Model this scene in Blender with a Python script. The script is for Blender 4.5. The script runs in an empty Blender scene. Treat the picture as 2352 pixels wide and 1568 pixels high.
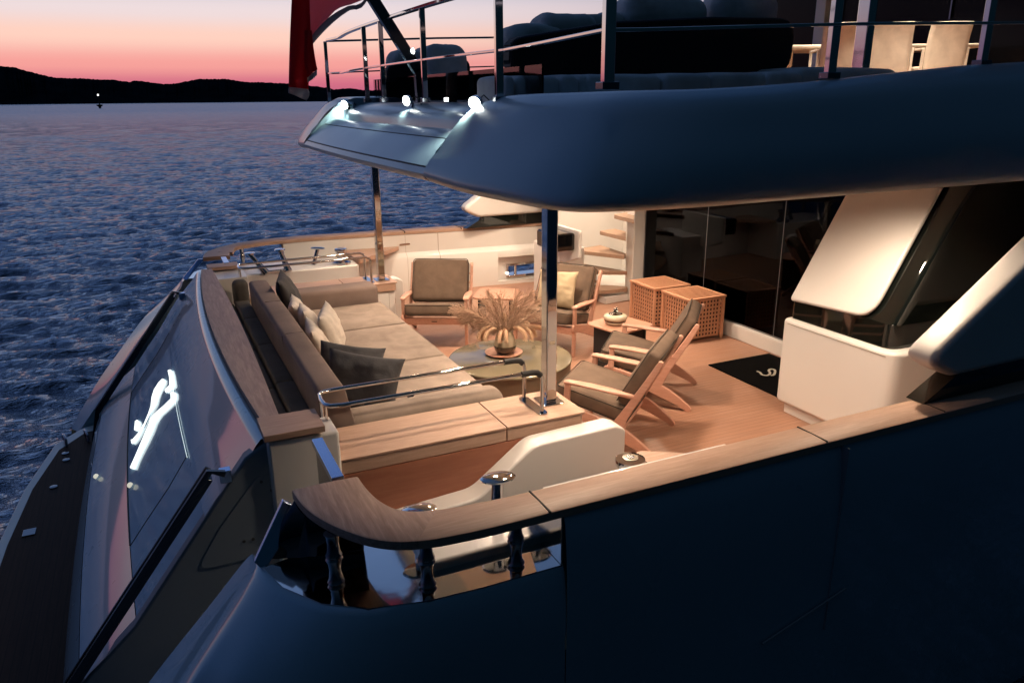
import bpy, bmesh, math, random
import numpy as np
from mathutils import Vector, Matrix, noise
random.seed(7)
rad = math.radians
SC = bpy.context.scene
COL = SC.collection

# ------------------------------------------------------------------ camera
CAMZ = 2.6
def cam_axes(yaw, pitch, roll):
    f = np.array([-math.sin(yaw)*math.cos(pitch), math.cos(yaw)*math.cos(pitch), -math.sin(pitch)])
    r = np.array([math.cos(yaw), math.sin(yaw), 0.0]); u = np.cross(r, f)
    c, s = math.cos(roll), math.sin(roll)
    return c*r+s*u, -s*r+c*u, f
CR, CU, CF = cam_axes(rad(-25.005), rad(17.602), rad(-0.5103))
FPX = 1758.5
cam_d = bpy.data.cameras.new('camera'); cam = bpy.data.objects.new('camera', cam_d); COL.objects.link(cam)
cam_d.sensor_width = 36; cam_d.sensor_fit = 'HORIZONTAL'; cam_d.lens = FPX/2352*36
cam_d.clip_start = 0.05; cam_d.clip_end = 20000
m = Matrix(((CR[0], CU[0], -CF[0]), (CR[1], CU[1], -CF[1]), (CR[2], CU[2], -CF[2])))
cam.matrix_world = Matrix.Translation((0, 0, CAMZ)) @ m.to_4x4()
SC.camera = cam
SC.view_settings.view_transform = 'Standard'; SC.view_settings.look = 'None'
SC.view_settings.exposure = 0; SC.view_settings.gamma = 1
SC.cycles.max_bounces = 10; SC.cycles.glossy_bounces = 6; SC.cycles.diffuse_bounces = 5
SC.cycles.caustics_reflective = False; SC.cycles.caustics_refractive = False
SC.cycles.sample_clamp_indirect = 4.0

def at(px, py, x=None, y=None, z=None):
    """point of a sight line on a plane x=, y= or z= (used to measure the yacht from its photograph)"""
    d = (px-1176)*CR-(py-784)*CU+FPX*CF
    t = (z-CAMZ)/d[2] if z is not None else (y/d[1] if y is not None else x/d[0])
    return Vector((t*d[0], t*d[1], CAMZ+t*d[2]))

# ------------------------------------------------------------------ sky at dusk
W = bpy.data.worlds.new('World'); SC.world = W; W.use_nodes = True
nt = W.node_tree; N = nt.nodes; L = nt.links; N.clear()
def nd(t, **k):
    n = N.new(t)
    for a, b in k.items(): setattr(n, a, b)
    return n
tc = nd('ShaderNodeTexCoord'); sp = nd('ShaderNodeSeparateXYZ'); L.new(tc.outputs['Generated'], sp.inputs[0])
def mth(op, a, b=None, c=None):
    n = nd('ShaderNodeMath', operation=op)
    for i, v in enumerate((a, b, c)):
        if v is None: continue
        if isinstance(v, (int, float)): n.inputs[i].default_value = v
        else: L.new(v, n.inputs[i])
    return n.outputs[0]
elev = mth('MULTIPLY', mth('ARCSINE', sp.outputs['Z']), 1/(math.pi/2))     # -1..1
def ramp(fac, pts):
    n = nd('ShaderNodeValToRGB'); cr = n.color_ramp; cr.interpolation = 'B_SPLINE' if False else 'EASE'
    while len(cr.elements) < len(pts): cr.elements.new(0.5)
    for e, (p, c) in zip(cr.elements, pts): e.position = p; e.color = (*c, 1)
    L.new(fac, n.inputs[0]); return n.outputs[0]
D = 1/90
SKY_GLOW = [(0, (.38, .085, .19)), (1.0*D, (.66, .16, .24)), (2.3*D, (.93, .36, .33)), (4.0*D, (1.0, .64, .53)), (5.6*D, (.86, .72, .73)), (7.5*D, (.57, .59, .73)), (12*D, (.30, .41, .66)), (24*D, (.15, .25, .50)), (45*D, (.035, .070, .16)), (1, (.042, .060, .096))]
SKY_DARK = [(0, (.0014, .0052, .0095)), (8*D, (.0016, .0076, .0140)), (25*D, (.0020, .0110, .0220)), (60*D, (.013, .027, .046)), (1, (.042, .060, .096))]
SKY_MID = [(0, (.10, .060, .13)), (4*D, (.11, .10, .21)), (12*D, (.075, .125, .28)), (35*D, (.030, .078, .21)), (65*D, (.014, .038, .10)), (1, (.042, .060, .096))]
glow = ramp(elev, SKY_GLOW); dark = ramp(elev, SKY_DARK); midc = ramp(elev, SKY_MID)
# how near a direction lies to the afterglow (towards +Y, a little aft)
hx = mth('MULTIPLY', sp.outputs['X'], -.02); hy = mth('MULTIPLY', sp.outputs['Y'], 1.0)
hl = mth('MAXIMUM', mth('SQRT', mth('ADD', mth('POWER', sp.outputs['X'], 2.0), mth('POWER', sp.outputs['Y'], 2.0))), .001)
caz = mth('DIVIDE', mth('ADD', hx, hy), hl)
mr = nd('ShaderNodeMapRange', interpolation_type='SMOOTHSTEP')
L.new(caz, mr.inputs[0]); mr.inputs[1].default_value = .50; mr.inputs[2].default_value = .995; mr.inputs[3].default_value = 0; mr.inputs[4].default_value = 1
mx = nd('ShaderNodeMix', data_type='RGBA'); L.new(mr.outputs[0], mx.inputs[0]); L.new(glow, mx.inputs[7])
mr2 = nd('ShaderNodeMapRange', interpolation_type='SMOOTHSTEP'); L.new(caz, mr2.inputs[0]); mr2.inputs[1].default_value = -.55; mr2.inputs[2].default_value = .55
mx2 = nd('ShaderNodeMix', data_type='RGBA'); L.new(mr2.outputs[0], mx2.inputs[0]); L.new(dark, mx2.inputs[6]); L.new(midc, mx2.inputs[7]); L.new(mx2.outputs[2], mx.inputs[6])
bg = nd('ShaderNodeBackground'); bg.inputs[1].default_value = 1.0; L.new(mx.outputs[2], bg.inputs[0])
# the twilight of a sun already below the horizon
sky = nd('ShaderNodeTexSky', sky_type='NISHITA'); sky.sun_disc = False; sky.sun_elevation = rad(-3.5); sky.sun_rotation = rad(-8)
bg2 = nd('ShaderNodeBackground'); bg2.inputs[1].default_value = .02; L.new(sky.outputs[0], bg2.inputs[0])
add = nd('ShaderNodeAddShader'); L.new(bg.outputs[0], add.inputs[0]); L.new(bg2.outputs[0], add.inputs[1])
wo = nd('ShaderNodeOutputWorld'); L.new(add.outputs[0], wo.inputs[0])

# ------------------------------------------------------------------ materials
MATS = {}
def mat(name, col=(.8, .8, .8), rough=.5, metal=0, **kw):
    if name in MATS: return MATS[name]
    M = bpy.data.materials.new(name); M.use_nodes = True; MATS[name] = M
    p = M.node_tree.nodes['Principled BSDF']
    p.inputs['Base Color'].default_value = (*col, 1); p.inputs['Roughness'].default_value = rough; p.inputs['Metallic'].default_value = metal
    for k, v in kw.items():
        if k == 'emit': p.inputs['Emission Color'].default_value = (*v[0], 1); p.inputs['Emission Strength'].default_value = v[1]
        elif k == 'coat': p.inputs['Coat Weight'].default_value = v; p.inputs['Coat Roughness'].default_value = .03
        elif k == 'sheen': p.inputs['Sheen Weight'].default_value = v
        elif k == 'spec': p.inputs['Specular IOR Level'].default_value = v
        elif k == 'ior': p.inputs['IOR'].default_value = v
        elif k == 'trans': p.inputs['Transmission Weight'].default_value = v
    return M
def tn(M, t, **k):
    n = M.node_tree.nodes.new(t)
    for a, b in k.items(): setattr(n, a, b)
    return n
def coords(M, scale=(1, 1, 1), rot=(0, 0, 0), kind='Object'):
    t = tn(M, 'ShaderNodeTexCoord'); mp = tn(M, 'ShaderNodeMapping')
    mp.inputs['Scale'].default_value = scale; mp.inputs['Rotation'].default_value = rot
    M.node_tree.links.new(t.outputs[kind], mp.inputs[0]); return mp.outputs[0]
def noise_tex(M, vec, scale, detail=4, rough=.6, dist=0):
    n = tn(M, 'ShaderNodeTexNoise'); n.inputs['Scale'].default_value = scale; n.inputs['Detail'].default_value = detail
    n.inputs['Roughness'].default_value = rough; n.inputs['Distortion'].default_value = dist
    M.node_tree.links.new(vec, n.inputs['Vector']); return n.outputs[0]
def cramp(M, fac, pts):
    n = tn(M, 'ShaderNodeValToRGB'); cr = n.color_ramp
    while len(cr.elements) < len(pts): cr.elements.new(.5)
    for e, (p, c) in zip(cr.elements, pts): e.position = p; e.color = (*c, 1)
    M.node_tree.links.new(fac, n.inputs[0]); return n.outputs[0]
def bump(M, h, strength=.3, dist=.01):
    b = tn(M, 'ShaderNodeBump'); b.inputs['Strength'].default_value = strength; b.inputs['Distance'].default_value = dist
    M.node_tree.links.new(h, b.inputs['Height']); M.node_tree.links.new(b.outputs[0], M.node_tree.nodes['Principled BSDF'].inputs['Normal'])
def setin(M, inp, out): M.node_tree.links.new(out, M.node_tree.nodes['Principled BSDF'].inputs[inp])
def mmath(M, op, a, b=None):
    n = tn(M, 'ShaderNodeMath', operation=op)
    for i, v in enumerate((a, b)):
        if v is None: continue
        if isinstance(v, (int, float)): n.inputs[i].default_value = v
        else: M.node_tree.links.new(v, n.inputs[i])
    return n.outputs[0]
def mmix(M, fac, a, b, blend='MIX'):
    n = tn(M, 'ShaderNodeMix', data_type='RGBA', blend_type=blend); lk = M.node_tree.links
    for i, v in ((0, fac), (6, a), (7, b)):
        if isinstance(v, (int, float)): n.inputs[i].default_value = v
        elif isinstance(v, tuple): n.inputs[i].default_value = (*v, 1)
        else: lk.new(v, n.inputs[i])
    return n.outputs[2]

def wood(name, c1, c2, axis='X', rough=.38, scale=1.0, coat=0.0, bstr=.15):
    M = mat(name, c1, rough, coat=coat)
    if len(M.node_tree.nodes) > 2: return M
    s = {'X': (1.2, 14, 14), 'Y': (14, 1.2, 14), 'Z': (14, 14, 1.2)}[axis]
    v = coords(M, tuple(a*scale for a in s))
    n1 = noise_tex(M, v, 2.2, 6, .65, .6)
    v2 = coords(M, tuple(a*scale*6 for a in s)); n2 = noise_tex(M, v2, 2.0, 3, .6)
    c = cramp(M, n1, [(.30, c2), (.52, tuple((a+b)/2 for a, b in zip(c1, c2))), (.70, c1)])
    c = mmix(M, mmath(M, 'MULTIPLY', n2, .35), c, tuple(a*.55 for a in c2), 'MIX')
    setin(M, 'Base Color', c); bump(M, n2, bstr, .002)
    r = tn(M, 'ShaderNodeMapRange'); M.node_tree.links.new(n1, r.inputs[0]); r.inputs[3].default_value = rough-.08; r.inputs[4].default_value = rough+.12
    setin(M, 'Roughness', r.outputs[0]); return M
def fabric(name, c, rough=.9, fine=260, wr=.35, wrscale=3.0, var=.25):
    M = mat(name, c, rough)
    v = coords(M, (1, 1, 1)); n1 = noise_tex(M, v, wrscale*2.2, 4, .55, .3); n2 = noise_tex(M, v, fine, 2, .5)
    col = cramp(M, n1, [(.3, tuple(a*(1-var) for a in c)), (.7, tuple(a*(1+var*.6) for a in c))])
    col = mmix(M, mmath(M, 'MULTIPLY', n2, .35), col, tuple(a*.6 for a in c)); setin(M, 'Base Color', col)
    h = mmath(M, 'ADD', mmath(M, 'MULTIPLY', n1, wr), mmath(M, 'MULTIPLY', n2, .04)); bump(M, h, .55, .03)
    return M

def gel_mat(name, c, rough=.22):
    M = mat(name, c, rough, coat=.3); M.node_tree.nodes['Principled BSDF'].inputs['Coat Roughness'].default_value = .12
    v = coords(M, (1, 1, 1)); n = noise_tex(M, v, 1.3, 3, .5); n2 = noise_tex(M, v, 2.5, 3, .6)
    setin(M, 'Base Color', cramp(M, n, [(.3, tuple(a*.94 for a in c)), (.75, c)]))
    r = tn(M, 'ShaderNodeMapRange'); M.node_tree.links.new(n2, r.inputs[0]); r.inputs[3].default_value = rough-.05; r.inputs[4].default_value = rough+.1
    setin(M, 'Roughness', r.outputs[0]); bump(M, n, .03, .02); return M
GEL = gel_mat('white_gelcoat', (.80, .78, .75), .36)
HULLP = gel_mat('hull_paint', (.42, .52, .58), .26); q_ = HULLP.node_tree.nodes['Principled BSDF'].inputs; q_['Specular Tint'].default_value = (.55, .75, 1, 1); q_['Coat Tint'].default_value = (.80, .93, 1, 1); q_['Coat Weight'].default_value = .75; q_['Coat Roughness'].default_value = .04; q_['Coat IOR'].default_value = 1.65
TEAK = wood('oiled_teak', (.62, .42, .32), (.45, .285, .20), 'X', .5, scale=1.7)
TEAKY = wood('oiled_teak_athwart', (.64, .45, .35), (.34, .21, .15), 'Y', .5, scale=1.5)
TEAKZ = wood('teak_panel', (.42, .17, .10), (.32, .115, .065), 'X', .42)
CHAIRW = wood('pale_chair_wood', (.70, .40, .30), (.57, .30, .21), 'Y', .42, scale=1.6)
CRATEW = wood('acacia', (.72, .39, .24), (.58, .29, .17), 'Z', .45, scale=1.6)
TRAYW = wood('tray_wood', (.66, .36, .25), (.50, .25, .16), 'X', .4, scale=2)
STEEL = mat('polished_steel', (.74, .73, .71), .06, 1)
v = coords(STEEL); bump(STEEL, noise_tex(STEEL, v, 9, 2, .5), .03, .01)
DARKSTEEL = mat('dark_steel', (.20, .21, .23), .16, 1)
BLACK = mat('black_gloss', (.004, .004, .005), .06, coat=.6)
BLACKM = mat('black_rubber', (.008, .008, .009), .6)
SEAM = mat('dark_seam', (.02, .014, .01), .8)
OLIVE = fabric('olive_canvas', (.150, .102, .072))
PIPING = mat('dark_piping', (.03, .022, .014), .8)
SOFAF = fabric('taupe_canvas', (.315, .25, .205), wrscale=2.2, wr=.35)
SOFAD = fabric('brown_canvas', (.215, .160, .140), wrscale=1.4, wr=.18)
GREYC = fabric('charcoal_cloth', (.048, .048, .054), wrscale=4, wr=.6)
BLUEC = fabric('dark_blue_vinyl', (.085, .078, .072), .8, wrscale=3)
CREAM = fabric('cream_linen', (.72, .65, .58), wrscale=4, wr=.6)
SAND = fabric('sand_linen', (.50, .40, .26), wrscale=3, wr=.4)
COVER = fabric('grey_cover', (.80, .78, .77), wrscale=2.5, wr=.8)
PADS = fabric('pale_sunpad', (.72, .71, .70), .6, wrscale=2)
DCHAIR = fabric('cream_sling', (.78, .68, .56), .7, wrscale=2, wr=.1)
# woven back of the deck sofa: dark strands with small gaps
WICK = mat('dark_wicker', (.008, .007, .008), .6)
v = coords(WICK, (26, 26, 60)); wv = tn(WICK, 'ShaderNodeTexWave'); wv.inputs['Scale'].default_value = 1.0; WICK.node_tree.links.new(v, wv.inputs[0]); bump(WICK, wv.outputs[0], .8, .02)
# teak deck planks along X
DECK = mat('teak_deck', (.5, .3, .2), .4)
v = coords(DECK, (1, 1, 1)); s_ = tn(DECK, 'ShaderNodeSeparateXYZ'); DECK.node_tree.links.new(v, s_.inputs[0])
pl_ = mmath(DECK, 'DIVIDE', s_.outputs[1], .052); fr = mmath(DECK, 'FRACT', pl_); fl = mmath(DECK, 'FLOOR', pl_)
wn = tn(DECK, 'ShaderNodeTexWhiteNoise', noise_dimensions='1D'); DECK.node_tree.links.new(fl, wn.inputs['W'])
g1 = noise_tex(DECK, coords(DECK, (1.2, 20, 1)), 2.5, 6, .65, .4)
g2 = noise_tex(DECK, coords(DECK, (4, 90, 1)), 2.5, 3, .6)
base = cramp(DECK, g1, [(.3, (.33, .18, .125)), (.7, (.50, .295, .21))])
base = mmix(DECK, mmath(DECK, 'MULTIPLY', wn.outputs[0], .45), base, (.40, .20, .12))
base = mmix(DECK, mmath(DECK, 'MULTIPLY', g2, .3), base, (.25, .12, .07))
seam = mmath(DECK, 'LESS_THAN', fr, .08)
base = mmix(DECK, mmath(DECK, 'MULTIPLY', seam, .5), base, (.05, .03, .02)); setin(DECK, 'Base Color', base)
bump(DECK, mmath(DECK, 'SUBTRACT', mmath(DECK, 'MULTIPLY', g2, .3), seam), .3, .002)
DECKD = mat('dark_teak_platform', (.10, .062, .045), .6, spec=.08)  # platform teak coloured darker than the cockpit deck
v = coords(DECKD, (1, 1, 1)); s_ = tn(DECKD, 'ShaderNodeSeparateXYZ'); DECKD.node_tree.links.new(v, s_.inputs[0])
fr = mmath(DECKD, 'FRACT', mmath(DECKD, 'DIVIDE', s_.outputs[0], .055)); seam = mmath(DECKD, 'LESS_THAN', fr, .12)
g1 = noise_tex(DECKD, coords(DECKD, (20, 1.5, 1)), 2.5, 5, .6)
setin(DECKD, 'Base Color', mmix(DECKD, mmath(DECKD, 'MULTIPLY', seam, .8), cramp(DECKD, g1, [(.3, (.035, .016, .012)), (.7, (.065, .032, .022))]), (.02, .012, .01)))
# dark glass: tinted, reflecting
def glass(name, tint, rough=.02, refl=(.9, .9, .9)):
    M = bpy.data.materials.new(name); M.use_nodes = True; n = M.node_tree.nodes; n.clear(); l = M.node_tree.links
    o = n.new('ShaderNodeOutputMaterial'); mxs = n.new('ShaderNodeMixShader'); fz = n.new('ShaderNodeFresnel'); fz.inputs[0].default_value = 1.5
    tr = n.new('ShaderNodeBsdfTransparent'); tr.inputs[0].default_value = (*tint, 1); gl = n.new('ShaderNodeBsdfGlossy'); gl.inputs[0].default_value = (*refl, 1); gl.inputs[1].default_value = rough
    l.new(fz.outputs[0], mxs.inputs[0]); l.new(tr.outputs[0], mxs.inputs[1]); l.new(gl.outputs[0], mxs.inputs[2]); l.new(mxs.outputs[0], o.inputs[0]); return M
TINT = glass('tinted_glass', (.05, .055, .06), .02, (.26, .28, .32)); CLEAR = glass('clear_glass', (.86, .88, .88))
BGLASS = mat('black_glass', (.006, .008, .007), .05, coat=.3)
GLOWW = mat('white_light', (1, 1, 1), .4, emit=((.93, 1, .97), 14)); LOGOW = mat('white_neon', (1, 1, 1), .4, emit=((.93, 1, .95), 1.5))
OVERP = gel_mat('overhang_paint', (.50, .62, .70), .36); OVERP.node_tree.nodes['Principled BSDF'].inputs['Coat Weight'].default_value = .35
WARML = mat('warm_lamp', (1, .9, .7), .4, emit=((1, .80, .55), 5))
def cloth_mat(name, c, k=.5):
    M = mat(name, c, .85); n = M.node_tree.nodes; l = M.node_tree.links; t = n.new('ShaderNodeBsdfTranslucent'); t.inputs[0].default_value = (*c, 1)
    mxs = n.new('ShaderNodeMixShader'); mxs.inputs[0].default_value = k; o = n['Material Output']; l.new(n['Principled BSDF'].outputs[0], mxs.inputs[1]); l.new(t.outputs[0], mxs.inputs[2]); l.new(mxs.outputs[0], o.inputs[0]); return M
RED = cloth_mat('red_bunting', (.62, .012, .03)); RED_LIT = cloth_mat('lit_red_bunting', (1, .36, .38), .85)  # pale red copy: light shining through the flying cloth put into the colour
if False: RED = mat('red_bunting', (.60, .012, .03), .85); v = coords(RED); bump(RED, noise_tex(RED, v, 500, 2), .2, .002)
WHITEB = cloth_mat('white_bunting', (.55, .52, .55), .45)
CERT = mat('glazed_cream', (.66, .58, .44), .18); CERB = mat('brown_glaze', (.055, .035, .022), .12, coat=.5)
CERG = mat('taupe_glaze', (.34, .28, .20), .25)
TTOP = mat('glossy_olive_top', (.19, .165, .11), .12, coat=.35)
TSIDE = mat('dull_olive', (.15, .11, .075), .4)
MATB = fabric('black_pile', (.003, .003, .0035), 1, wr=.05); MATB.node_tree.nodes['Principled BSDF'].inputs['Specular IOR Level'].default_value = .05; LOGOG = mat('pale_weave', (.45, .42, .36), .9)
PLUME = mat('dry_plume', (.78, .54, .36), .9); PLUMEP = mat('mauve_plume', (.52, .35, .25), .9); STEM = mat('dry_stem', (.34, .20, .09), .8)
HILL = mat('hill_scrub', (.010, .018, .022), 1, spec=0); v = coords(HILL); setin(HILL, 'Base Color', cramp(HILL, noise_tex(HILL, v, .02, 5), [(.3, (.006, .010, .014)), (.7, (.016, .026, .030))]))
WATER = mat('sea', (.003, .010, .020), .08, ior=1.333); WATER.node_tree.nodes['Principled BSDF'].inputs['Specular Tint'].default_value = (.46, .68, 1, 1)
v = coords(WATER); ln_ = tn(WATER, 'ShaderNodeVectorMath', operation='LENGTH'); WATER.node_tree.links.new(v, ln_.inputs[0])
mrw = tn(WATER, 'ShaderNodeMapRange'); WATER.node_tree.links.new(ln_.outputs['Value'], mrw.inputs[0]); mrw.inputs[1].default_value = 10; mrw.inputs[2].default_value = 400; mrw.inputs[3].default_value = .05; mrw.inputs[4].default_value = .24
setin(WATER, 'Roughness', mrw.outputs[0])
v = coords(WATER, (.50, 1.5, 1)); a_ = noise_tex(WATER, v, 2.3, 6, .68, .2); b_ = noise_tex(WATER, v, 7, 3, .6, .2)
bump(WATER, mmath(WATER, 'ADD', a_, mmath(WATER, 'MULTIPLY', b_, .22)), .60, .22)

n_ = WATER.node_tree.nodes; l_ = WATER.node_tree.links; pb = n_['Principled BSDF']; df = n_.new('ShaderNodeBsdfDiffuse'); df.inputs[0].default_value = (.004, .013, .026, 1)
gl_ = n_.new('ShaderNodeBsdfGlossy'); gl_.inputs[0].default_value = (.34, .38, .45, 1); fz = n_.new('ShaderNodeFresnel'); fz.inputs[0].default_value = 1.20; mw = n_.new('ShaderNodeMixShader')
nrm = pb.inputs['Normal'].links[0].from_socket; rgh = pb.inputs['Roughness'].links[0].from_socket
for a_ in (df, gl_, fz): l_.new(nrm, a_.inputs['Normal'])
l_.new(rgh, gl_.inputs['Roughness']); l_.new(fz.outputs[0], mw.inputs[0]); l_.new(df.outputs[0], mw.inputs[1]); l_.new(gl_.outputs[0], mw.inputs[2]); l_.new(mw.outputs[0], n_['Material Output'].inputs[0])

# ------------------------------------------------------------------ mesh helpers
class MB:
    def __init__(s): s.v = []; s.f = []
    def add(s, v, f):
        o = len(s.v); s.v += [tuple(p) for p in v]; s.f += [tuple(i+o for i in q) for q in f]; return s
    def box(s, x0, x1, y0, y1, z0, z1, M=None):
        v = [(x, y, z) for z in (z0, z1) for y in (y0, y1) for x in (x0, x1)]
        if M: v = [M @ Vector(p) for p in v]
        return s.add(v, [(0, 2, 3, 1), (4, 5, 7, 6), (0, 1, 5, 4), (2, 6, 7, 3), (0, 4, 6, 2), (1, 3, 7, 5)])
    def prism(s, pts, d):
        """polygon of 3-D points pushed along vector d"""
        pts = [Vector(p) for p in pts]; n = len(pts); d = Vector(d)
        return s.add(pts+[p+d for p in pts], [tuple(range(n))[::-1], tuple(range(n, 2*n))]+[(i, (i+1) % n, n+(i+1) % n, n+i) for i in range(n)])
    def xz(s, pts, y0, y1): return s.prism([(a, y0, b) for a, b in pts], (0, y1-y0, 0))
    def yz(s, pts, x0, x1): return s.prism([(x0, a, b) for a, b in pts], (x1-x0, 0, 0))
    def xy(s, pts, z0, z1): return s.prism([(a, b, z0) for a, b in pts], (0, 0, z1-z0))
    def grid(s, rows, closed=False, flip=False):
        n = len(rows[0]); v = [p for r in rows for p in r]; f = []
        for i in range(len(rows)-1):
            for j in range(n if closed else n-1):
                q = (i*n+j, i*n+(j+1) % n, (i+1)*n+(j+1) % n, (i+1)*n+j); f.append(q[::-1] if flip else q)
        return s.add(v, f)
    def tube(s, pts, r, n=10, cap=True):
        pts = [Vector(p) for p in pts]; rr = r if isinstance(r, (list, tuple)) else [r]*len(pts)
        t = [(pts[min(i+1, len(pts)-1)]-pts[max(i-1, 0)]).normalized() for i in range(len(pts))]
        a = t[0].orthogonal().normalized(); rows = []
        for i, p in enumerate(pts):
            a = (a-t[i]*a.dot(t[i])).normalized(); b = t[i].cross(a)
            rows.append([p+(a*math.cos(2*math.pi*k/n)+b*math.sin(2*math.pi*k/n))*rr[i] for k in range(n)])
        o = len(s.v); s.grid(rows, True)
        if cap: s.f.append(tuple(o+k for k in range(n))[::-1]); s.f.append(tuple(o+(len(rows)-1)*n+k for k in range(n)))
        return s
    def bar(s, pts, w, h, up=(0, 0, 1)):
        pts = [Vector(p) for p in pts]; up = Vector(up); rows = []
        for i, p in enumerate(pts):
            t = (pts[min(i+1, len(pts)-1)]-pts[max(i-1, 0)]).normalized(); sd = t.cross(up).normalized(); u = sd.cross(t)
            rows.append([p+sd*a*w/2+u*b*h/2 for a, b in ((-1, -1), (1, -1), (1, 1), (-1, 1))])
        o = len(s.v); s.grid(rows, True); s.f.append((o, o+1, o+2, o+3)[::-1]); e = o+(len(rows)-1)*4; s.f.append((e, e+1, e+2, e+3)); return s
    def lathe(s, prof, c=(0, 0, 0), n=24, axis=None):
        c = Vector(c); rows = []
        Q = Vector((0, 0, 1)).rotation_difference(Vector(axis).normalized()) if axis else None
        for r, z in prof:
            row = [Vector((r*math.cos(2*math.pi*k/n), r*math.sin(2*math.pi*k/n), z)) for k in range(n)]
            if Q: row = [Q @ p for p in row]
            rows.append([c+p for p in row])
        o = len(s.v); s.grid(rows, True); s.f.append(tuple(o+k for k in range(n))[::-1]); s.f.append(tuple(o+(len(rows)-1)*n+k for k in range(n))); return s
    def rbox(s, c, size, r=.03, M=None, seg=3, puff=0):
        """rounded, slightly puffed block"""
        hx, hy, hz = size[0]/2, size[1]/2, size[2]/2; r = min(r, hx, hy, hz)
        def axis_vals(h, k): 
            e = [-h+r*(1-math.cos(i*math.pi/2/seg)) for i in range(seg+1)]
            mid = [-h+r+(2*h-2*r)*(i/k) for i in range(1, k)]
            return e+mid+[-q for q in e[::-1]]
        def q3(p):
            a = Vector((max(-hx+r, min(hx-r, p[0])), max(-hy+r, min(hy-r, p[1])), max(-hz+r, min(hz-r, p[2]))))
            d = Vector(p)-a
            if d.length > 1e-9: d = d.normalized()*r
            o = a+d
            if puff:
                fx = 1-min(1, abs(o.x)/hx)**4; fy = 1-min(1, abs(o.y)/hy)**4; o.z += puff*fx*fy*(1 if o.z > 0 else -.4)
            return o
        xs, ys, zs = axis_vals(hx, 6), axis_vals(hy, 6), axis_vals(hz, 2)
        for (A, B, fix, order) in ((xs, ys, (2, hz), 0), (xs, ys, (2, -hz), 1), (ys, zs, (0, hx), 0), (ys, zs, (0, -hx), 1), (zs, xs, (1, hy), 0), (zs, xs, (1, -hy), 1)):
            rows = []
            for b in B:
                row = []
                for a in A:
                    if fix[0] == 2: p = (a, b, fix[1])
                    elif fix[0] == 0: p = (fix[1], a, b)
                    else: p = (b, fix[1], a)
                    o = q3(p); o = Vector(c)+o if not M else M @ (Vector(c)+o); row.append(o)
                rows.append(row)
            s.grid(rows, flip=bool(order))
        return s
    def build(s, name, mt, parent=None, smooth=35, bevel=0, seg=2, merge=True, solid=0, recalc=True):
        me = bpy.data.meshes.new(name); me.from_pydata(s.v, [], s.f); 
        bm = bmesh.new(); bm.from_mesh(me)
        if merge: bmesh.ops.remove_doubles(bm, verts=bm.verts, dist=.0002)
        if recalc: bmesh.ops.recalc_face_normals(bm, faces=bm.faces)
        bm.to_mesh(me); bm.free()
        for mm in (mt if isinstance(mt, list) else [mt]): me.materials.append(mm)
        o = bpy.data.objects.new(name, me); COL.objects.link(o)
        if parent: o.parent = parent
        if smooth:
            for p in me.polygons: p.use_smooth = True
            me.set_sharp_from_angle(angle=rad(smooth))
        if solid: md = o.modifiers.new('thickness', 'SOLIDIFY'); md.thickness = solid; md.offset = 0
        if bevel:
            md = o.modifiers.new('bevel', 'BEVEL'); md.width = bevel; md.segments = seg; md.limit_method = 'ANGLE'; md.angle_limit = rad(35); md.harden_normals = True
            for p in me.polygons: p.use_smooth = True
        return o
def empty(name, loc=(0, 0, 0), rz=0, label=None, cat=None, group=None):
    o = bpy.data.objects.new(name, None); o.empty_display_size = .1; COL.objects.link(o); o.location = loc; o.rotation_euler = (0, 0, rz)
    tag(o, label, cat, group); return o
def tag(o, label=None, cat=None, group=None, kind=None):
    if label: o['label'] = label
    if cat: o['category'] = cat
    if group: o['group'] = group
    if kind: o['kind'] = kind
    return o
def copy_tree(o, parent=None):
    c = o.copy(); COL.objects.link(c)
    if parent: c.parent = parent
    for ch in list(o.children): copy_tree(ch, c)
    return c
def catmull(P, n=8, closed=False):
    P = [Vector(p) for p in P]; out = []; N_ = len(P)
    for i in range(N_-1):
        a, b, c, d = P[max(i-1, 0)], P[i], P[i+1], P[min(i+2, N_-1)]
        for k in range(n):
            t = k/n; out.append(.5*((2*b)+(c-a)*t+(2*a-5*b+4*c-d)*t*t+(3*b-a-3*c+d)*t**3))
    out.append(P[-1]); return out
def round_poly(P, r, n=5):
    """2-D polygon with rounded corners; r number or list"""
    out = []; k = len(P)
    for i in range(k):
        p = Vector(P[i]); a = Vector(P[i-1]); b = Vector(P[(i+1) % k]); ri = r[i] if isinstance(r, (list, tuple)) else r
        if ri <= 0: out.append(tuple(p)); continue
        u = (a-p); w = (b-p); ang = u.angle(w); t = min(ri/math.tan(ang/2), u.length*.48, w.length*.48)
        p0 = p+u.normalized()*t; p1 = p+w.normalized()*t
        for j in range(n+1):
            s = j/n; out.append(tuple((1-s)**2*p0+2*s*(1-s)*p+s*s*p1))
    return out
YC = 6.45
def mir(y): return 2*YC-y
WATZ = -1.55

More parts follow.
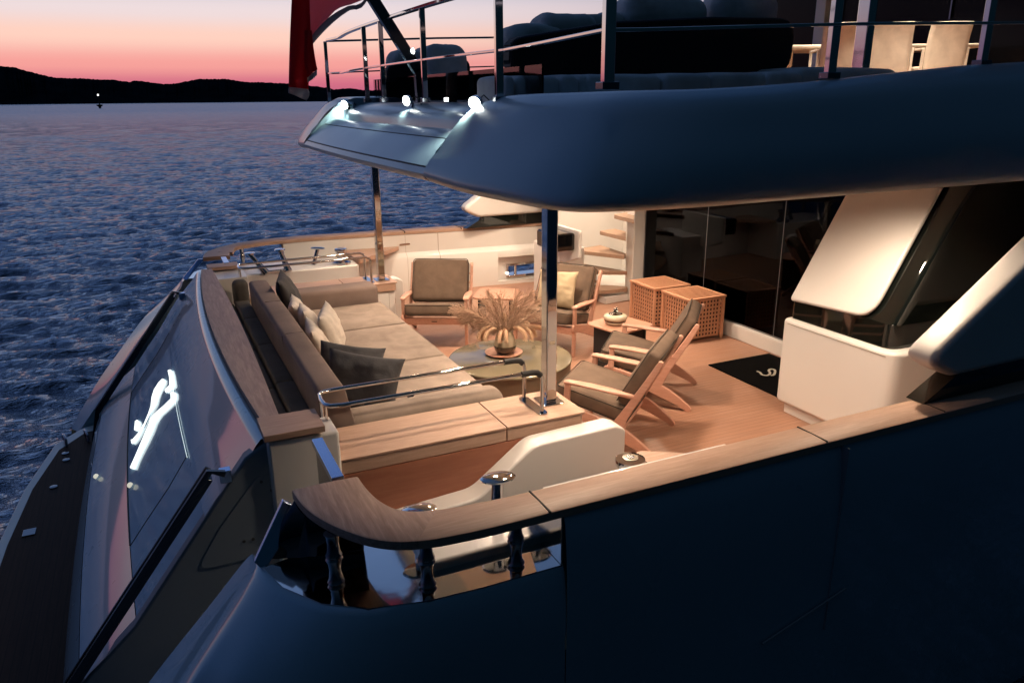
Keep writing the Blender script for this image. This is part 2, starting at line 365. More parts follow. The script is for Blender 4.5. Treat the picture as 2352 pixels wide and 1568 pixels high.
# ================================================================== SETTING: sea, hills
def build_water():
    cx, cy = 0, 0
    yaw0 = math.atan2(CF[1], CF[0])
    fine = [yaw0+rad(a) for a in np.linspace(40, -16, 620)]        # the sector the photo looks into
    coarse = [yaw0+rad(a) for a in np.linspace(-16, -320, 130)][1:-1]
    ang = np.array(fine+coarse)
    R = [1.0]
    while R[-1] < 3200: R.append(R[-1]*(1.0048 if R[-1] < 120 else (1.010 if R[-1] < 500 else 1.06))+.004)
    R = np.array(R); A, RR = np.meshgrid(ang, R)
    X = RR*np.cos(A); Y = RR*np.sin(A); Z = np.zeros_like(X)
    rng = np.random.RandomState(3)
    main = math.atan2(1, .30)
    for i in range(90):
        lam = .20*1.05**(i % 60)*rng.uniform(.92, 1.08); th = main+rng.normal(0, .26 if lam > .8 else .34); k = 2*math.pi/lam
        amp = .0102*lam*(1.2 if lam < 1.0 else .42)*rng.uniform(.5, 1.5); ph = rng.uniform(0, 6.28)
        fade = np.clip((lam*115-RR)/(lam*70), 0, 1)
        U = X*math.cos(th)+Y*math.sin(th); V = -X*math.sin(th)+Y*math.cos(th)
        q = k*U+ph+.7*np.sin(V*k*.19+ph*3)+.5*np.sin(U*.05*k+V*.11*k+ph)
        grp = .65+.35*np.sin(U*k*.11+V*k*.09+ph*5)
        Z += amp*fade*grp*(np.sin(q)+.22*np.cos(2*q))
    Z = Z+1.3*np.clip(Z, 0, 1)**2
    n, mcol = X.shape
    v = np.stack([X, Y, Z], -1).reshape(-1, 3)
    idx = np.arange(n*mcol).reshape(n, mcol); nx = np.roll(idx, -1, axis=1)
    q = np.stack([idx[:-1], idx[1:], nx[1:], nx[:-1]], -1).reshape(-1, 4)
    me = bpy.data.meshes.new('water'); me.vertices.add(len(v)+1); vv = np.vstack([v, [[0, 0, 0]]]); me.vertices.foreach_set('co', vv.ravel())
    tri = [(n*mcol, int(idx[0, j]), int(nx[0, j])) for j in range(mcol)]
    nl = len(q)*4+len(tri)*3; me.loops.add(nl); me.loops.foreach_set('vertex_index', np.concatenate([q.ravel(), np.array(tri).ravel()]))
    me.polygons.add(len(q)+len(tri)); st = np.concatenate([np.arange(len(q))*4, len(q)*4+np.arange(len(tri))*3]); me.polygons.foreach_set('loop_start', st)
    me.update(calc_edges=True); me.validate(); me.materials.append(WATER)
    me.polygons.foreach_set('use_smooth', np.ones(len(me.polygons), bool))
    o = bpy.data.objects.new('water', me); COL.objects.link(o); o.location = (0, 0, WATZ); tag(o, kind='structure')
    m2 = MB(); m2.box(-9000, 9000, -9000, 9000, WATZ-6.5, WATZ-6.0); s = m2.build('sea_bed', mat('deep_water', (.003, .008, .012), .9), smooth=0); tag(s, kind='structure')
build_water()

def build_hills(name, trace, dist, seed, depth=500):
    rng = random.Random(seed); rows = [[], [], [], [], []]
    for px, py in trace:
        d = (px-1176)*CR-(py-784)*CU+FPX*CF; hd = math.hypot(d[0], d[1]); t = dist/hd
        top = CAMZ+t*d[2]; ux, uy = d[0]/hd, d[1]/hd; h = top-WATZ
        for k, (dd, hh) in enumerate(((-depth*.55, -.04), (-depth*.42, .10), (-depth*.2, .62), (0, 1), (depth*.6, -.2))):
            rows[k].append((ux*(dist+dd), uy*(dist+dd), WATZ+h*hh*(1+(rng.uniform(-.08, .08) if k in (1, 2) else 0))))
    m = MB(); m.grid(rows); o = m.build(name, HILL, smooth=0, merge=False); tag(o, kind='structure'); return o
def densify(P, step, amp, seed):
    rng = random.Random(seed); out = []
    for (a, b), (c, d) in zip(P, P[1:]):
        n = max(1, int(abs(c-a)/step)); 
        for k in range(n):
            t = k/n; out.append((a+(c-a)*t, b+(d-b)*t+rng.uniform(-amp, amp*.6)))
    out.append(P[-1]); return out
tr = [(-3200, 190), (-2400, 160), (-1700, 185), (-1100, 150), (-600, 175), (-250, 140), (-60, 148), (0, 151.7), (32, 155), (64, 164), (88, 170), (112, 176), (133, 179.5), (160, 180), (188, 180.5), (224, 183), (264, 184), (280, 187), (299, 188.5), (304, 186), (328, 187), (352, 191), (376, 193.5), (405, 192), (430, 187), (455, 182), (475, 181.5), (505, 182.5), (511, 181), (531, 183.5), (575, 190), (590, 189), (662, 192.5), (710, 197), (752, 202), (768, 206), (798, 203), (822, 205.5), (840, 208.5), (900, 206), (960, 199), (1040, 205), (1150, 190), (1400, 185), (1700, 176), (2100, 170), (2600, 160), (3400, 140)]
build_hills('hills', densify(tr, 3.2, .9, 2), 2600, 5)
tr2 = [(-500, 205), (300, 206), (560, 200), (700, 207), (850, 214), (950, 216), (1200, 209), (1600, 200), (2400, 190)]
build_hills('far_hills', densify(tr2, 8, .6, 4), 5200, 9)

# ================================================================== THE YACHT
YT = empty('motor_yacht', (0, 0, 0), 0, 'white motor yacht seen from the side at dusk with its aft deck lit warm', 'yacht')
def part(name, mb, mt, **k): return mb.build(name, mt, k.pop('parent', YT), **k)

# ---- teak deck of the cockpit
m = MB(); m.xy([(.60, 4.05), (2.58, 4.05), (2.58, 2.84), (9.0, 2.84), (9.0, 10.2), (.60, 10.2)], -.06, 0)
part('deck', m, DECK, smooth=0)

# ---- cap rails
def capline(pts, w, n=6): return catmull(pts, n)
out_n = capline([(6.6, 2.64, .85), (4.2, 2.65, .85), (2.4, 2.655, .85), (1.48, 2.66, .85), (1.08, 2.665, .85), (.82, 2.70, .85), (.66, 2.79, .85), (.53, 2.97, .85), (.45, 3.17, .85), (.42, 3.37, .85)], 0)
in_n = capline([(6.6, 2.86, .85), (4.2, 2.87, .85), (2.4, 2.87, .85), (1.50, 2.87, .85), (1.20, 2.88, .85), (.98, 2.905, .85), (.84, 2.965, .85), (.775, 3.07, .85), (.745, 3.21, .85), (.735, 3.37, .85)], 0)
def cap_rail(O, I, mats, name='cap_rail'):
    rows = []
    for o, i in zip(O, I):
        rows.append([Vector((o.x, o.y, .805)), Vector((o.x, o.y, .845)), o.lerp(i, .035)+Vector((0, 0, .0)), o.lerp(i, .5)+Vector((0, 0, .003)), i.lerp(o, .035), Vector((i.x, i.y, .845)), Vector((i.x, i.y, .805))])
    mb = MB(); mb.grid(rows, True); a = [tuple(range(7))]; mb.f.append(tuple(range(7))); e = (len(rows)-1)*7; mb.f.append(tuple(e+k for k in range(7))[::-1])
    return part(name, mb, mats, smooth=40)
# straight run, and the corner piece with its own grain
k0 = 30
cap_n = cap_rail(out_n[:k0+1], in_n[:k0+1], TEAK)
cap_rail(out_n[k0:], in_n[k0:], TEAKY, 'cap_rail_end')
def fy(x):  # outer edge of the far cap rail
    return float(np.interp(x, [.5, .7, .95, 1.3, 1.85, 3.0, 5.3, 7], [9.9, 10.2, 10.42, 10.55, 10.58, 10.49, 10.25, 10.05]))
xs = [.55, .62, .7, .8, .95, 1.1, 1.3, 1.6, 1.85, 2.4, 3.0, 3.6, 4.2, 5.3, 6.6]
out_f = catmull([(.47, 9.58, .85), (.50, 9.8, .85)]+[(x, fy(x), .85) for x in xs], 3)
in_f = catmull([(.77, 9.56, .85), (.79, 9.8, .85)]+[(max(x, .82+.02*i), fy(x)-(.25 if x > .9 else .22), .85) for i, x in enumerate(xs)], 3)
cap_rail(out_f, in_f, TEAK)
# seams across the near rail
m = MB()
for x in (1.42, 3.08, 4.00):
    m.box(x-.004, x+.004, 2.655, 2.868, .845, .8545)
part('rail_seams', m, SEAM, smooth=0)

# ---- hull: near side, rounded quarter and the sloping wing beside the stairs
top = [(9.0, 2.66, .80), (6.5, 2.66, .80), (4.5, 2.66, .80), (3.0, 2.66, .80), (2.0, 2.66, .80), (1.497, 2.66, .80), (1.495, 2.66, .545), (1.3, 2.66, .545), (1.1, 2.662, .545), (.85, 2.68, .545), (.6, 2.74, .545), (.42, 2.86, .545), (.29, 3.05, .545), (.225, 3.24, .545), (.19, 3.33, .50), (.0, 3.36, .28), (-.3, 3.38, -.05), (-.6, 3.40, -.42), (-.95, 3.42, -.85), (-1.15, 3.44, -1.1)]
mid = [(9.0, 2.62, .2), (6.5, 2.62, .2), (4.5, 2.62, .2), (3.0, 2.62, .2), (2.0, 2.62, .2), (1.49, 2.62, .2), (1.485, 2.62, .2), (1.28, 2.62, .2), (1.07, 2.625, .2), (.8, 2.63, .2), (.48, 2.66, .2), (.22, 2.73, .2), (.02, 2.86, .2), (-.09, 2.98, .18), (-.17, 3.04, .15), (-.33, 3.05, .0), (-.58, 3.05, -.3), (-.85, 3.06, -.62), (-1.12, 3.08, -1.0), (-1.25, 3.1, -1.2)]
low = [(9.0, 2.78, -2.2), (6.5, 2.75, -2.2), (4.5, 2.72, -2.2), (3.0, 2.72, -2.2), (2.0, 2.72, -2.2), (1.49, 2.72, -2.2), (1.48, 2.72, -2.2), (1.2, 2.72, -2.2), (.95, 2.72, -2.2), (.6, 2.72, -2.2), (.2, 2.74, -2.2), (-.15, 2.76, -2.2), (-.45, 2.8, -2.2), (-.65, 2.83, -2.2), (-.8, 2.85, -2.2), (-.95, 2.88, -2.2), (-1.1, 2.9, -2.2), (-1.2, 2.95, -2.2), (-1.3, 3.0, -2.2), (-1.35, 3.05, -2.2)]
def hull_rows(T, Mi, Lo, f=lambda p: p):
    rows = []
    for t, mm, lo in zip(T, Mi, Lo):
        t, mm, lo = Vector(t), Vector(mm), Vector(lo)
        inn = t+Vector((0, .10 if t.x > .5 else .12, 0)); 
        ed = t+(mm-t)*.06
        sec = [inn+Vector((0, 0, -.25)), inn]+[t+Vector((0, .012, 0)), ed]+[t.lerp(mm, s)+Vector((0, -.012*math.sin(s*math.pi), 0)) for s in (.25, .5, .75)]+[mm]+[mm.lerp(lo, s)+Vector((0, -.03*math.sin(s*math.pi), 0)) for s in (.2, .4, .6, .8)]+[lo]
        rows.append([f(p) for p in sec])
    return rows
def strip(rows, name, **k):
    m = MB(); m.grid(rows); return part(name, m, HULLP, smooth=50, **k)
strip(hull_rows(top[:6], mid[:6], low[:6]), 'hull_side')
hr = hull_rows(top[6:], mid[6:], low[6:])
hr = list(map(list, zip(*[catmull(c, 4) for c in zip(*hr)])))
strip(hr, 'hull_quarter')
def fm(p): return Vector((p.x, fy(max(p.x, 1.3))+2.66-p.y if p.y < 2.9 and p.x > .9 else 10.57-(p.y-2.66)*1.12, p.z))
def far_sec(x, zs): return [Vector((x, fy(max(x, 1.3))-(.0 if z > .3 else .03), z)) for z in zs]
m = MB()
for X_, zs in (([1.495, 2, 3, 4, 4.6], [.80, .5, .27]), ([4.6, 5.3, 6.5, 9], [.80, .5, .27]), ([1.495, 2, 3, 4, 4.6], [.27, .095]), ([5.3, 6.5, 9], [.27, .095]), ([1.495, 2, 3, 4, 4.6], [.095, -1, -2.2]), ([4.6, 5.3, 6.5, 9], [.095, -1, -2.2])):
    m.grid([far_sec(x, zs) for x in X_])
part('hull_side', m, HULLP, smooth=50)
strip([[fm(p) for p in r] for r in hr], 'hull_quarter')
# ---- bulwark lining, near side
m = MB(); m.box(1.5, 9, 2.80, 2.84, -.05, .80); m.box(1.5, 2.6, 2.87, 2.90, .6, .838)
part('bulwark_lining', m, GEL, bevel=.008)
# hull door seam and a slot low on the side
m = MB(); m.box(3.20, 3.2025, 2.612, 2.70, -.35, .80); part('hull_seam', m, mat('faint_seam', (.3, .31, .33), .6), smooth=0); mat('hull_dark_line', (.02, .025, .03), .6)  # plain dark colour for the door seal and the lid joints
m = MB(); m.tube([(2.72, 2.605, -.27), (3.32, 2.605, -.10)], .006, 8); part('rub_strip', m, mat('faint_seam'), smooth=30)
# ---- mirror-lined mooring opening with rollers (near and far)
def opening(near):
    f = (lambda p: Vector(p)) if near else (lambda p: fm(Vector(p)))
    ledge_o = [(1.49, 2.672, .552), (1.1, 2.674, .552), (.85, 2.69, .552), (.6, 2.75, .552), (.43, 2.87, .552), (.30, 3.06, .552), (.24, 3.25, .552)]
    ledge_i = [(1.49, 3.12, .552), (1.2, 3.12, .552), (1.05, 3.14, .552), (.95, 3.18, .552), (.86, 3.25, .552), (.80, 3.32, .552), (.76, 3.38, .552)]
    m = MB(); m.grid([[f(p) for p in ledge_o], [f(p) for p in ledge_i]]); m.grid([[f(p) for p in ledge_o], [f((p[0], p[1], .50)) for p in ledge_o]])
    part('mooring_ledge', m, STEEL, smooth=30, merge=False)
    m = MB(); m.prism([f((1.485, 2.675, .555)), f((1.485, 2.675, .80)), f((1.485, 2.86, .80)), f((1.485, 3.10, .555))], (.008, 0, 0)); part('opening_cheek', m, STEEL, smooth=0)
    # sloping steel-edged plate at the stern end of the opening
    if near: q = [at(650, 1150, y=3.39), at(697, 1172, y=3.37), at(607, 1312, y=3.26), at(584, 1291, y=3.27)]
    else: q = [f((.42, 3.36, .80)), f((.50, 3.36, .80)), f((.27, 3.36, .56)), f((.225, 3.25, .56))]
    m = MB(); m.prism(q, (0, .03 if near else -.03, .0)); part('stern_cheek', m, mat('brushed_steel', (.45, .55, .75), .22, 1), smooth=30, bevel=.004)
    xs_ = [(.52, 2.99), (.88, 2.79), (1.30, 2.765)] if near else [(.98, 10.32), (1.52, 10.40)]
    for x, y in xs_:
        m = MB(); prof = [(.034, 0), (.040, .012), (.030, .03), (.026, .07), (.031, .105), (.040, .125), (.034, .135), (.038, .145), (.030, .165), (.026, .2), (.031, .235), (.037, .25)]
        m.lathe([(r, z) for r, z in prof], (x, y, .553), 20); part('roller', m, STEEL if not near else DARKSTEEL, smooth=40)
opening(True); opening(False)
iq = catmull([(.255, 3.33, 0), (.30, 3.30, 0), (.42, 3.26, 0), (.56, 3.22, 0), (.70, 3.20, 0)], 6)
m = MB(); m.grid([[(p.x, p.y, .554) for p in iq], [(max(p.x, .43)+.02*(p.x > .43)+(.0 if p.x > .43 else (p.x-.255)*.3), p.y+.03, .804) for p in iq]]); part('quarter_panel', m, mat('mirror_black', (.05, .055, .07), .05, 1), smooth=40, solid=.012)
# inner quarter panel behind the rollers (near), shelf with bollards and capstan
def shelf(near):
    g = (lambda y: y) if near else (lambda y: mir(y)+.03)
    y0, y1 = g(2.88), g(3.20 if near else 3.40); a, b = min(y0, y1), max(y0, y1)
    m = MB(); m.box(.92, 2.30, a+(.0 if near else 0), b if near else fy(1.8)-.24, .0, .60)
    part('mooring_shelf', m, GEL, bevel=.02, seg=3)
    m = MB()
    if near: m.xy(round_poly([(2.30, 2.88), (3.05, 2.88), (2.32, 3.36)], [0, .05, .05]), .62, .66)
    else: m.xy(round_poly([(2.28, 10.28), (3.1, 10.26), (2.30, 9.52)], [0, .05, .05]), .60, .655)
    part('corner_shelf', m, TEAK, bevel=.004)
shelf(True); shelf(False)
def capstan(x, y, z):
    m = MB(); m.lathe([(.115, 0), (.115, .03), (.085, .04), (.055, .07), (.055, .13), (.06, .15), (.078, .165), (.082, .185), (.078, .198), (.06, .203)], (x, y, z), 32)
    c = part('capstan', m, STEEL, smooth=35)
    m = MB(); m.lathe([(.042, .2035), (.042, .206), (.03, .207)], (x, y, z), 24); part('capstan_cap', m, CERG, parent=c)
    m = MB(); m.lathe([(.022, .2065), (.022, .209)], (x, y, z), 20); part('capstan_socket', m, DARKSTEEL, parent=c)
capstan(2.11, 3.06, .585); capstan(2.11, 9.66, .60)
def bollard(x, y, z, h, lean, r=.03):
    c = empty('bollard'); c.parent = YT
    l = Vector(lean); t = Vector((x, y, z+h))+l*h
    m = MB(); m.tube([(x, y, z), Vector((x, y, z))+(t-Vector((x, y, z)))*.3, t], [r*1.25, r, r*.95], 18); part('post', m, STEEL, parent=c)
    ax = (Vector((0, 0, 1))+l*.35).normalized()
    m = MB(); m.lathe([(.03, -.012), (.068, -.006), (.074, .004), (.062, .013), (.03, .018), (.01, .019)], t, 28, ax)
    for i, p in enumerate(m.v): m.v[i] = (t.x+(p[0]-t.x)*1.25, t.y+(p[1]-t.y)*.9, p[2])
    part('head', m, STEEL, parent=c)
bollard(1.36, 3.12, .60, .20, (.10, .10, 0)); bollard(.97, 3.15, .60, .115, (-.05, .02, 0))
bollard(1.78, 9.78, .60, .20, (.35, .1, 0), .026)
# crossed polished posts on the far shelf
for a, b in (((1.16, 9.50, .60), (1.0, 9.62, .84)), ((1.42, 9.52, .60), (1.36, 9.64, .85))):
    c = empty('bollard'); c.parent = YT; m = MB(); m.tube([a, Vector(a).lerp(Vector(b), .5), b], [.05, .032, .03], 16); part('post', m, STEEL, parent=c)
    m = MB(); m.lathe([(.03, -.012), (.066, 0), (.06, .012), (.02, .018)], b, 24); part('head', m, STEEL, parent=c)
m = MB(); m.tube([(1.16, 9.50, .618), (1.42, 9.52, .618)], .02, 12); part('bollard_bar', m, STEEL)
m = MB(); m.box(2.18, 2.30, 9.30, 9.46, .42, .58); 

# ---- side consoles with teak tops, white curb walls
for near in (True, False):
    g = (lambda y: y) if near else mir
    def yy(a, b): a, b = g(a), g(b); return min(a, b), max(a, b)
    a, b = yy(4.10, 4.53); m = MB(); m.box(.80, 2.34, a, b, 0, .50); part('console_base', m, TEAKZ if near else GEL, bevel=.004)
    if near:
        m = MB(); m.box(.80, 2.40, 4.085, 4.11, .02, .50); part('console_side_panel', m, TEAKZ, smooth=0)
    a, b = yy(4.09, 4.55)
    for x0, x1, nm in ((.79, 1.862, 'console_top'), (1.870, 2.44, 'console_top')):
        m = MB(); m.xy(round_poly([(x0, a), (x1, a), (x1, b), (x0, b)], [.003, .05 if x1 > 2 else .003, .05 if x1 > 2 else .003, .003]), .505, .585); part(nm, m, TEAK, bevel=.003)
        m = MB(); m.xy(round_poly([(x0, a-.006), (x1+(.006 if x1 > 2 else 0), a-.006), (x1+(.006 if x1 > 2 else 0), b+.006), (x0, b+.006)], .01), .589, .602); part('console_lid', m, TEAK, bevel=.003)
    # small box under the pillar end
    a, b = yy(4.12, 4.52); m = MB(); m.box(2.34, 2.42, a, b, 0, .50); part('console_end', m, GEL, bevel=.015)
    a, b = yy(3.92, 4.084)
    prof = round_poly([(2.66, 0), (2.66, .50), (2.58, .535), (1.98, .52), (1.60, .245), (1.0, .205), (.74, .20), (.74, -.5), (1.2, -.5)], [0, .05, .05, .22, .2, .1, .02, 0, 0])
    m = MB(); m.xz(prof, a, b); part('curb_wall', m, GEL, bevel=.022, seg=4)
    # pillar
    yp = g(4.36); m = MB(); m.box(2.27, 2.35, yp-.045, yp+.045, .61, 2.14); part('pillar', m, STEEL, bevel=.012, seg=3)
    m = MB(); m.xy(round_poly([(2.23, yp-.09), (2.39, yp-.09), (2.39, yp+.09), (2.23, yp+.09)], .02), .603, .612); part('pillar_foot', m, STEEL, bevel=.003)
    m = MB(); m.box(2.29, 2.33, yp-.046-.004, yp+.046, 1.025, 1.05); part('pillar_latch', m, CERG, bevel=.003)
    # double handrail
    y1, y2 = g(4.19), g(4.46); zr = .90; s = 1 if near else -1
    A = [(2.17, y2, .604), (2.17, y2, zr-.06), (2.16, y2, zr-.02), (2.12, y2, zr), (1.5, y2, zr), (.86, y2, zr), (.79, y2-.015*s, zr), (.765, y2-.05*s, zr), (.76, (y1+y2)/2, zr), (.765, y1+.05*s, zr), (.79, y1+.015*s, zr), (.86, y1, zr), (1.5, y1, zr), (2.12, y1, zr), (2.16, y1, zr-.02), (2.17, y1, zr-.06), (2.17, y1, .604)]
    m = MB(); m.tube(A, .0135, 14); hrail = part('handrail', m, STEEL, smooth=60)
    for yq in (y1+.06*s, y2-.08*s):
        m = MB(); m.tube([(.768, yq, zr-.01), (.775, yq, .60), (.79, yq, .25)], .0095, 12); part('rail_leg', m, STEEL, parent=hrail)
    m = MB(); m.xy(round_poly([(2.135, y1-.035*s), (2.205, y1-.035*s), (2.205, y2+.035*s), (2.135, y2+.035*s)][::s], .034), .6025, .611); part('rail_foot', m, STEEL, parent=hrail, bevel=.002)
    if near:
        for yq in (y1, y2):
            m = MB(); m.tube([(2.02, yq, zr), (2.10, yq, zr), (2.135, yq, zr-.006), (2.158, yq, zr-.03)], .020, 12); part('rubber_grip', m, BLACKM, parent=hrail)
        for x, yq in ((1.27, y1), (1.0, y1)):
            m = MB(); m.tube([(x-.02, yq, zr-.018), (x+.02, yq, zr-.018)], .006, 8); part('rail_clip', m, STEEL, parent=hrail)
# wall clutter at the far end: sockets
m = MB(); m.box(2.421, 2.428, 8.40, 8.53, .34, .40); part('wall_socket', m, STEEL, bevel=.003)
m = MB(); m.box(2.424, 2.432, 8.42, 8.51, .352, .388); part('socket_face', m, BLACK, bevel=.002)

# ---- transom: coaming ledge in teak, fibreglass rim, sloping skin, garage door
def bow(y, d=.13): return -d*(1-((y-6.6)/2.35)**2)
ys = [4.30+(8.86-4.30)*i/20 for i in range(21)]
def rx(y): return .41+bow(y, .10)     # aft edge of the teak ledge
m = MB(); m.grid([[(rx(y), y, .80) for y in ys], [(rx(y), y, .852) for y in ys], [(.51+.03*math.sin((y-4.3)/4.56*math.pi), y, .852) for y in ys], [(.51+.03*math.sin((y-4.3)/4.56*math.pi), y, .80) for y in ys]], flip=True)
e = 20; part('coaming_ledge', m, TEAKY, smooth=30, solid=0)
m = MB(); m.box(.385, .72, 4.045, 4.335, .815, .853); part('coaming_block', m, TEAK, bevel=.004)
m = MB(); m.box(.47, .80, 8.60+.30, 8.60+.52, .815, .853); part('coaming_block', m, TEAK, bevel=.004)
m = MB(); m.box(.40, .80, 4.06, 4.32, .0, .80); part('coaming_base', m, GEL, bevel=.02)
m = MB(); m.box(.47, .84, 8.5, 9.05, .0, .80); part('coaming_base', m, GEL, bevel=.01)
m = MB(); m.box(.846, .85, 8.62, 8.68, .55, .60); part('wall_switch', m, BLACK)
def tsec(y):
    """outline of the sloping transom at height profile, bowed aft at the middle"""
    b = bow(y, .10); w = 1
    return [(.415+b, .80), (.40+b, .815), (.365+b, .81), (.335+b, .775), (.31+b, .74), (.20+b*.9, .62), (.10+b*.7, .505), (.03+b*.6, .41)]
def door(y): b = bow(y, .06); return [(.03+b, .405), (-.11+b, .20), (-.26+b, .01), (-.39+b, -.16)]
def band(y): b = bow(y, .06); return [(-.395+b, -.165), (-.52+b, -.265), (-.66+b, -.385), (-.72+b, -.45)]
def foot(y): b = bow(y, .06); return [(-.725+b, -.455), (-.80+b, -.60), (-.86+b, -.80), (-.92+b, -1.05)]
ys2 = [4.12+(8.95-4.12)*i/24 for i in range(25)]
def skin(name, fn, Y, mt=HULLP, **k):
    m = MB(); m.grid([[(x, y, z) for x, z in fn(y)] for y in Y]); return part(name, m, mt, smooth=60, **k)
skin('transom_rim', tsec, ys2)
yd = [5.02+(8.05-5.02)*i/16 for i in range(17)]
dr = skin('garage_door', door, yd)
skin('transom_skin', door, [4.12, 4.4, 4.7, 5.01]); skin('transom_skin', door, [8.06, 8.3, 8.6, 8.95])
skin('transom_step', band, ys2); skin('transom_foot', foot, ys2)
m = MB(); m.tube([(.022+bow(y, .06), y, .414) for y in [4.95+(6.35-4.95)*i/10 for i in range(11)]], .0012, 6); part('light_strip', m, mat('light_line', (1, 1, 1), .4, emit=((.85, 1, .95), 1.6)), parent=YT)
m = MB()
m.tube([(x-.001, 5.015, z+.001) for x, z in door(5.0)], .0025, 6); m.tube([(x-.001, 8.055, z+.001) for x, z in door(8.05)], .0025, 6); m.tube([(-.393+bow(y, .06), y, -.158) for y in yd], .004, 6)
part('door_seal', m, mat('hull_dark_line'))
# illuminated emblem on the door, drawn in the door's own plane
def dpt(u, v):     # u along y, v down the slope 0..1
    P = [Vector((x, u, z)) for x, z in door(u)]; s = v*3; i = min(2, int(s)); return P[i].lerp(P[i+1], s-i)+Vector((-.012, 0, .012))
def door_hit(px, py):
    d = (px-1176)*CR-(py-784)*CU+FPX*CF; best = None
    lo_, hi_ = 3.5, 10.0
    for k in range(60):
        yv = (lo_+hi_)/2; t = yv/d[1]; x = t*d[0]; z = CAMZ+t*d[2]
        pr = tsec(yv)+door(yv)+band(yv)+foot(yv); zz = np.interp(-x, [-a for a, b in pr][3:], [b for a, b in pr][3:])
        if z > zz: lo_ = yv
        else: hi_ = yv
    return Vector((x, yv, z))+Vector((-.014, 0, .012))
def lz(x, y): return ((200+x/3.92)*.9408, (860+y/3.92)*.9408)
EMB = ([(520, 660), (548, 645), (568, 680), (560, 735), (540, 762), (512, 755), (516, 690)],
       [(480, 838), (500, 832), (555, 768), (605, 685), (645, 590), (668, 520), (678, 430), (700, 360), (745, 290), (785, 252), (805, 258), (806, 300), (790, 335), (755, 392), (738, 445), (722, 500), (680, 568), (640, 648), (590, 758), (545, 838), (512, 875), (490, 885)],
       [(472, 1108), (520, 1000), (600, 812), (650, 700), (668, 632), (720, 575), (800, 508), (862, 448), (860, 392), (892, 376), (912, 390), (914, 448), (890, 490), (830, 550), (765, 608), (722, 660), (692, 745), (640, 858), (580, 975), (540, 1062), (516, 1125), (480, 1122)],
       [(832, 178), (865, 165), (886, 220), (900, 318), (898, 336), (860, 366), (816, 398), (803, 372), (808, 356), (848, 320), (846, 250)])
def inset(P, d):
    ar = sum(a[0]*b[1]-b[0]*a[1] for a, b in zip(P, P[1:]+P[:1])); sg = 1 if ar > 0 else -1; out = []
    for i, p in enumerate(P):
        a, b = Vector(P[i-1]), Vector(P[(i+1) % len(P)]); p = Vector(p); t = ((p-a).normalized()+(b-p).normalized()); t = t.normalized() if t.length > .05 else (b-p).normalized()
        out.append(tuple(p+Vector((-t.y, t.x))*sg*d))
    return out
for P in EMB:
    F_ = [door_hit(*lz(*p)) for p in inset(P, 8)]; m = MB(); m.prism(F_, Vector((.010, 0, -.009))); m.build('emblem', LOGOW, dr, smooth=0, merge=False)
for px, py in ((158, 1195), (486, 1280)):
    p = door_hit(*lz(px, py)); m = MB(); m.lathe([(.03, -.01), (.032, .012), (.022, .028), (.006, .034)], p, 16, (-.7, 0, .7)); m.v = [tuple(Vector(p)+(Vector(q)-Vector(p))*.65) for q in m.v]; part('courtesy_light', m, mat('dim_lamp', (1, .95, .8), .4, emit=((1, .95, .75), .6)))
# stair-side panel, stairs, gate
m = MB(); m.xz([(.78, .79), (.40, .79), (.28, .72), (.03, .40), (-.40, -.16), (-.72, -.45), (-.90, -1.05), (.78, -1.05)], 4.10, 4.20); part('stair_side_wall', m, mat('grey_gelcoat', (.20, .25, .30), .5), bevel=.02, seg=3)
m = MB(); m.xz(round_poly([(.66, .62), (.33, .60), (.10, .33), (-.05, .10), (.66, .10)], .05), 4.094, 4.10); pnl = part('access_panel', m, MATS['grey_gelcoat'], bevel=.003)
for x, z in ((.40, .50), (.45, .50), (.22, .22), (.27, .22), (.36, .22), (.41, .22), (.62, .58), (.35, .565), (.63, .35)):
    m = MB(); m.lathe([(.009, 0), (.009, .004)], (x, 4.090, z), 12, (0, 1, 0)); part('fastener', m, mat('fastener_dark', (.05, .05, .05), .5), parent=pnl)  # fasteners in a plain dark grey
for k in range(7):
    m = MB(); zt = -.0-.17*(k+1)+.17; x0 = .62-.24*k; m.box(x0-.24, x0, 3.46, 4.10, -1.2, zt-.17*0-.17); part('stair_step', m, GEL, bevel=.01)
m = MB(); m.box(.615, .675, 3.40, 3.90, .815, .853); gt = part('gate', m, mat('brushed_steel', (.45, .55, .75), .22, 1), bevel=.004)
m = MB(); m.box(.63, .66, 3.42, 3.88, .05, .812); part('gate_panel', m, mat('smoked_panel', (.02, .022, .026), .15), parent=gt)
# mirror side: gate
m = MB(); m.box(.66, .72, 9.07, 9.5, .815, .853); gt = part('gate', m, MATS['brushed_steel'], bevel=.004)
m = MB(); m.box(.675, .705, 9.08, 9.5, .05, .812); part('gate_panel', m, MATS['smoked_panel'], parent=gt)
# stair handrails down both sides of the transom
for yq, s in ((4.12, 1), (8.62, -1)):
    P = [(.17, .655), (.09, .685), (-.80, -.47), (-.92, -.95)]
    m = MB(); m.bar([(x, yq-.022*s, z) for x, z in P], .030, .034, (0, 0, 1)); m.bar([(x, yq+.028*s, z) for x, z in P[1:]], .022, .034); m.bar([(x, yq, z-.045) for x, z in P[1:]], .07, .030)
    h = part('stair_rail', m, mat('black_steel', (.06, .065, .075), .2, 1), smooth=0, bevel=.003)
    m = MB(); m.box(.14, .20, yq-.03, yq+.03, .60, .672); part('rail_bracket', m, MATS['brushed_steel'], parent=h, bevel=.003)
    if s < 0:
        for o_ in (-.016, .016):
            m = MB(); m.tube([(.075, yq+o_, .68), (-.25, yq+o_, .247)], .0035, 8); part('rail_light', m, mat('warm_line', (1, 1, 1), .4, emit=((1, .88, .65), 2.6)), parent=h)
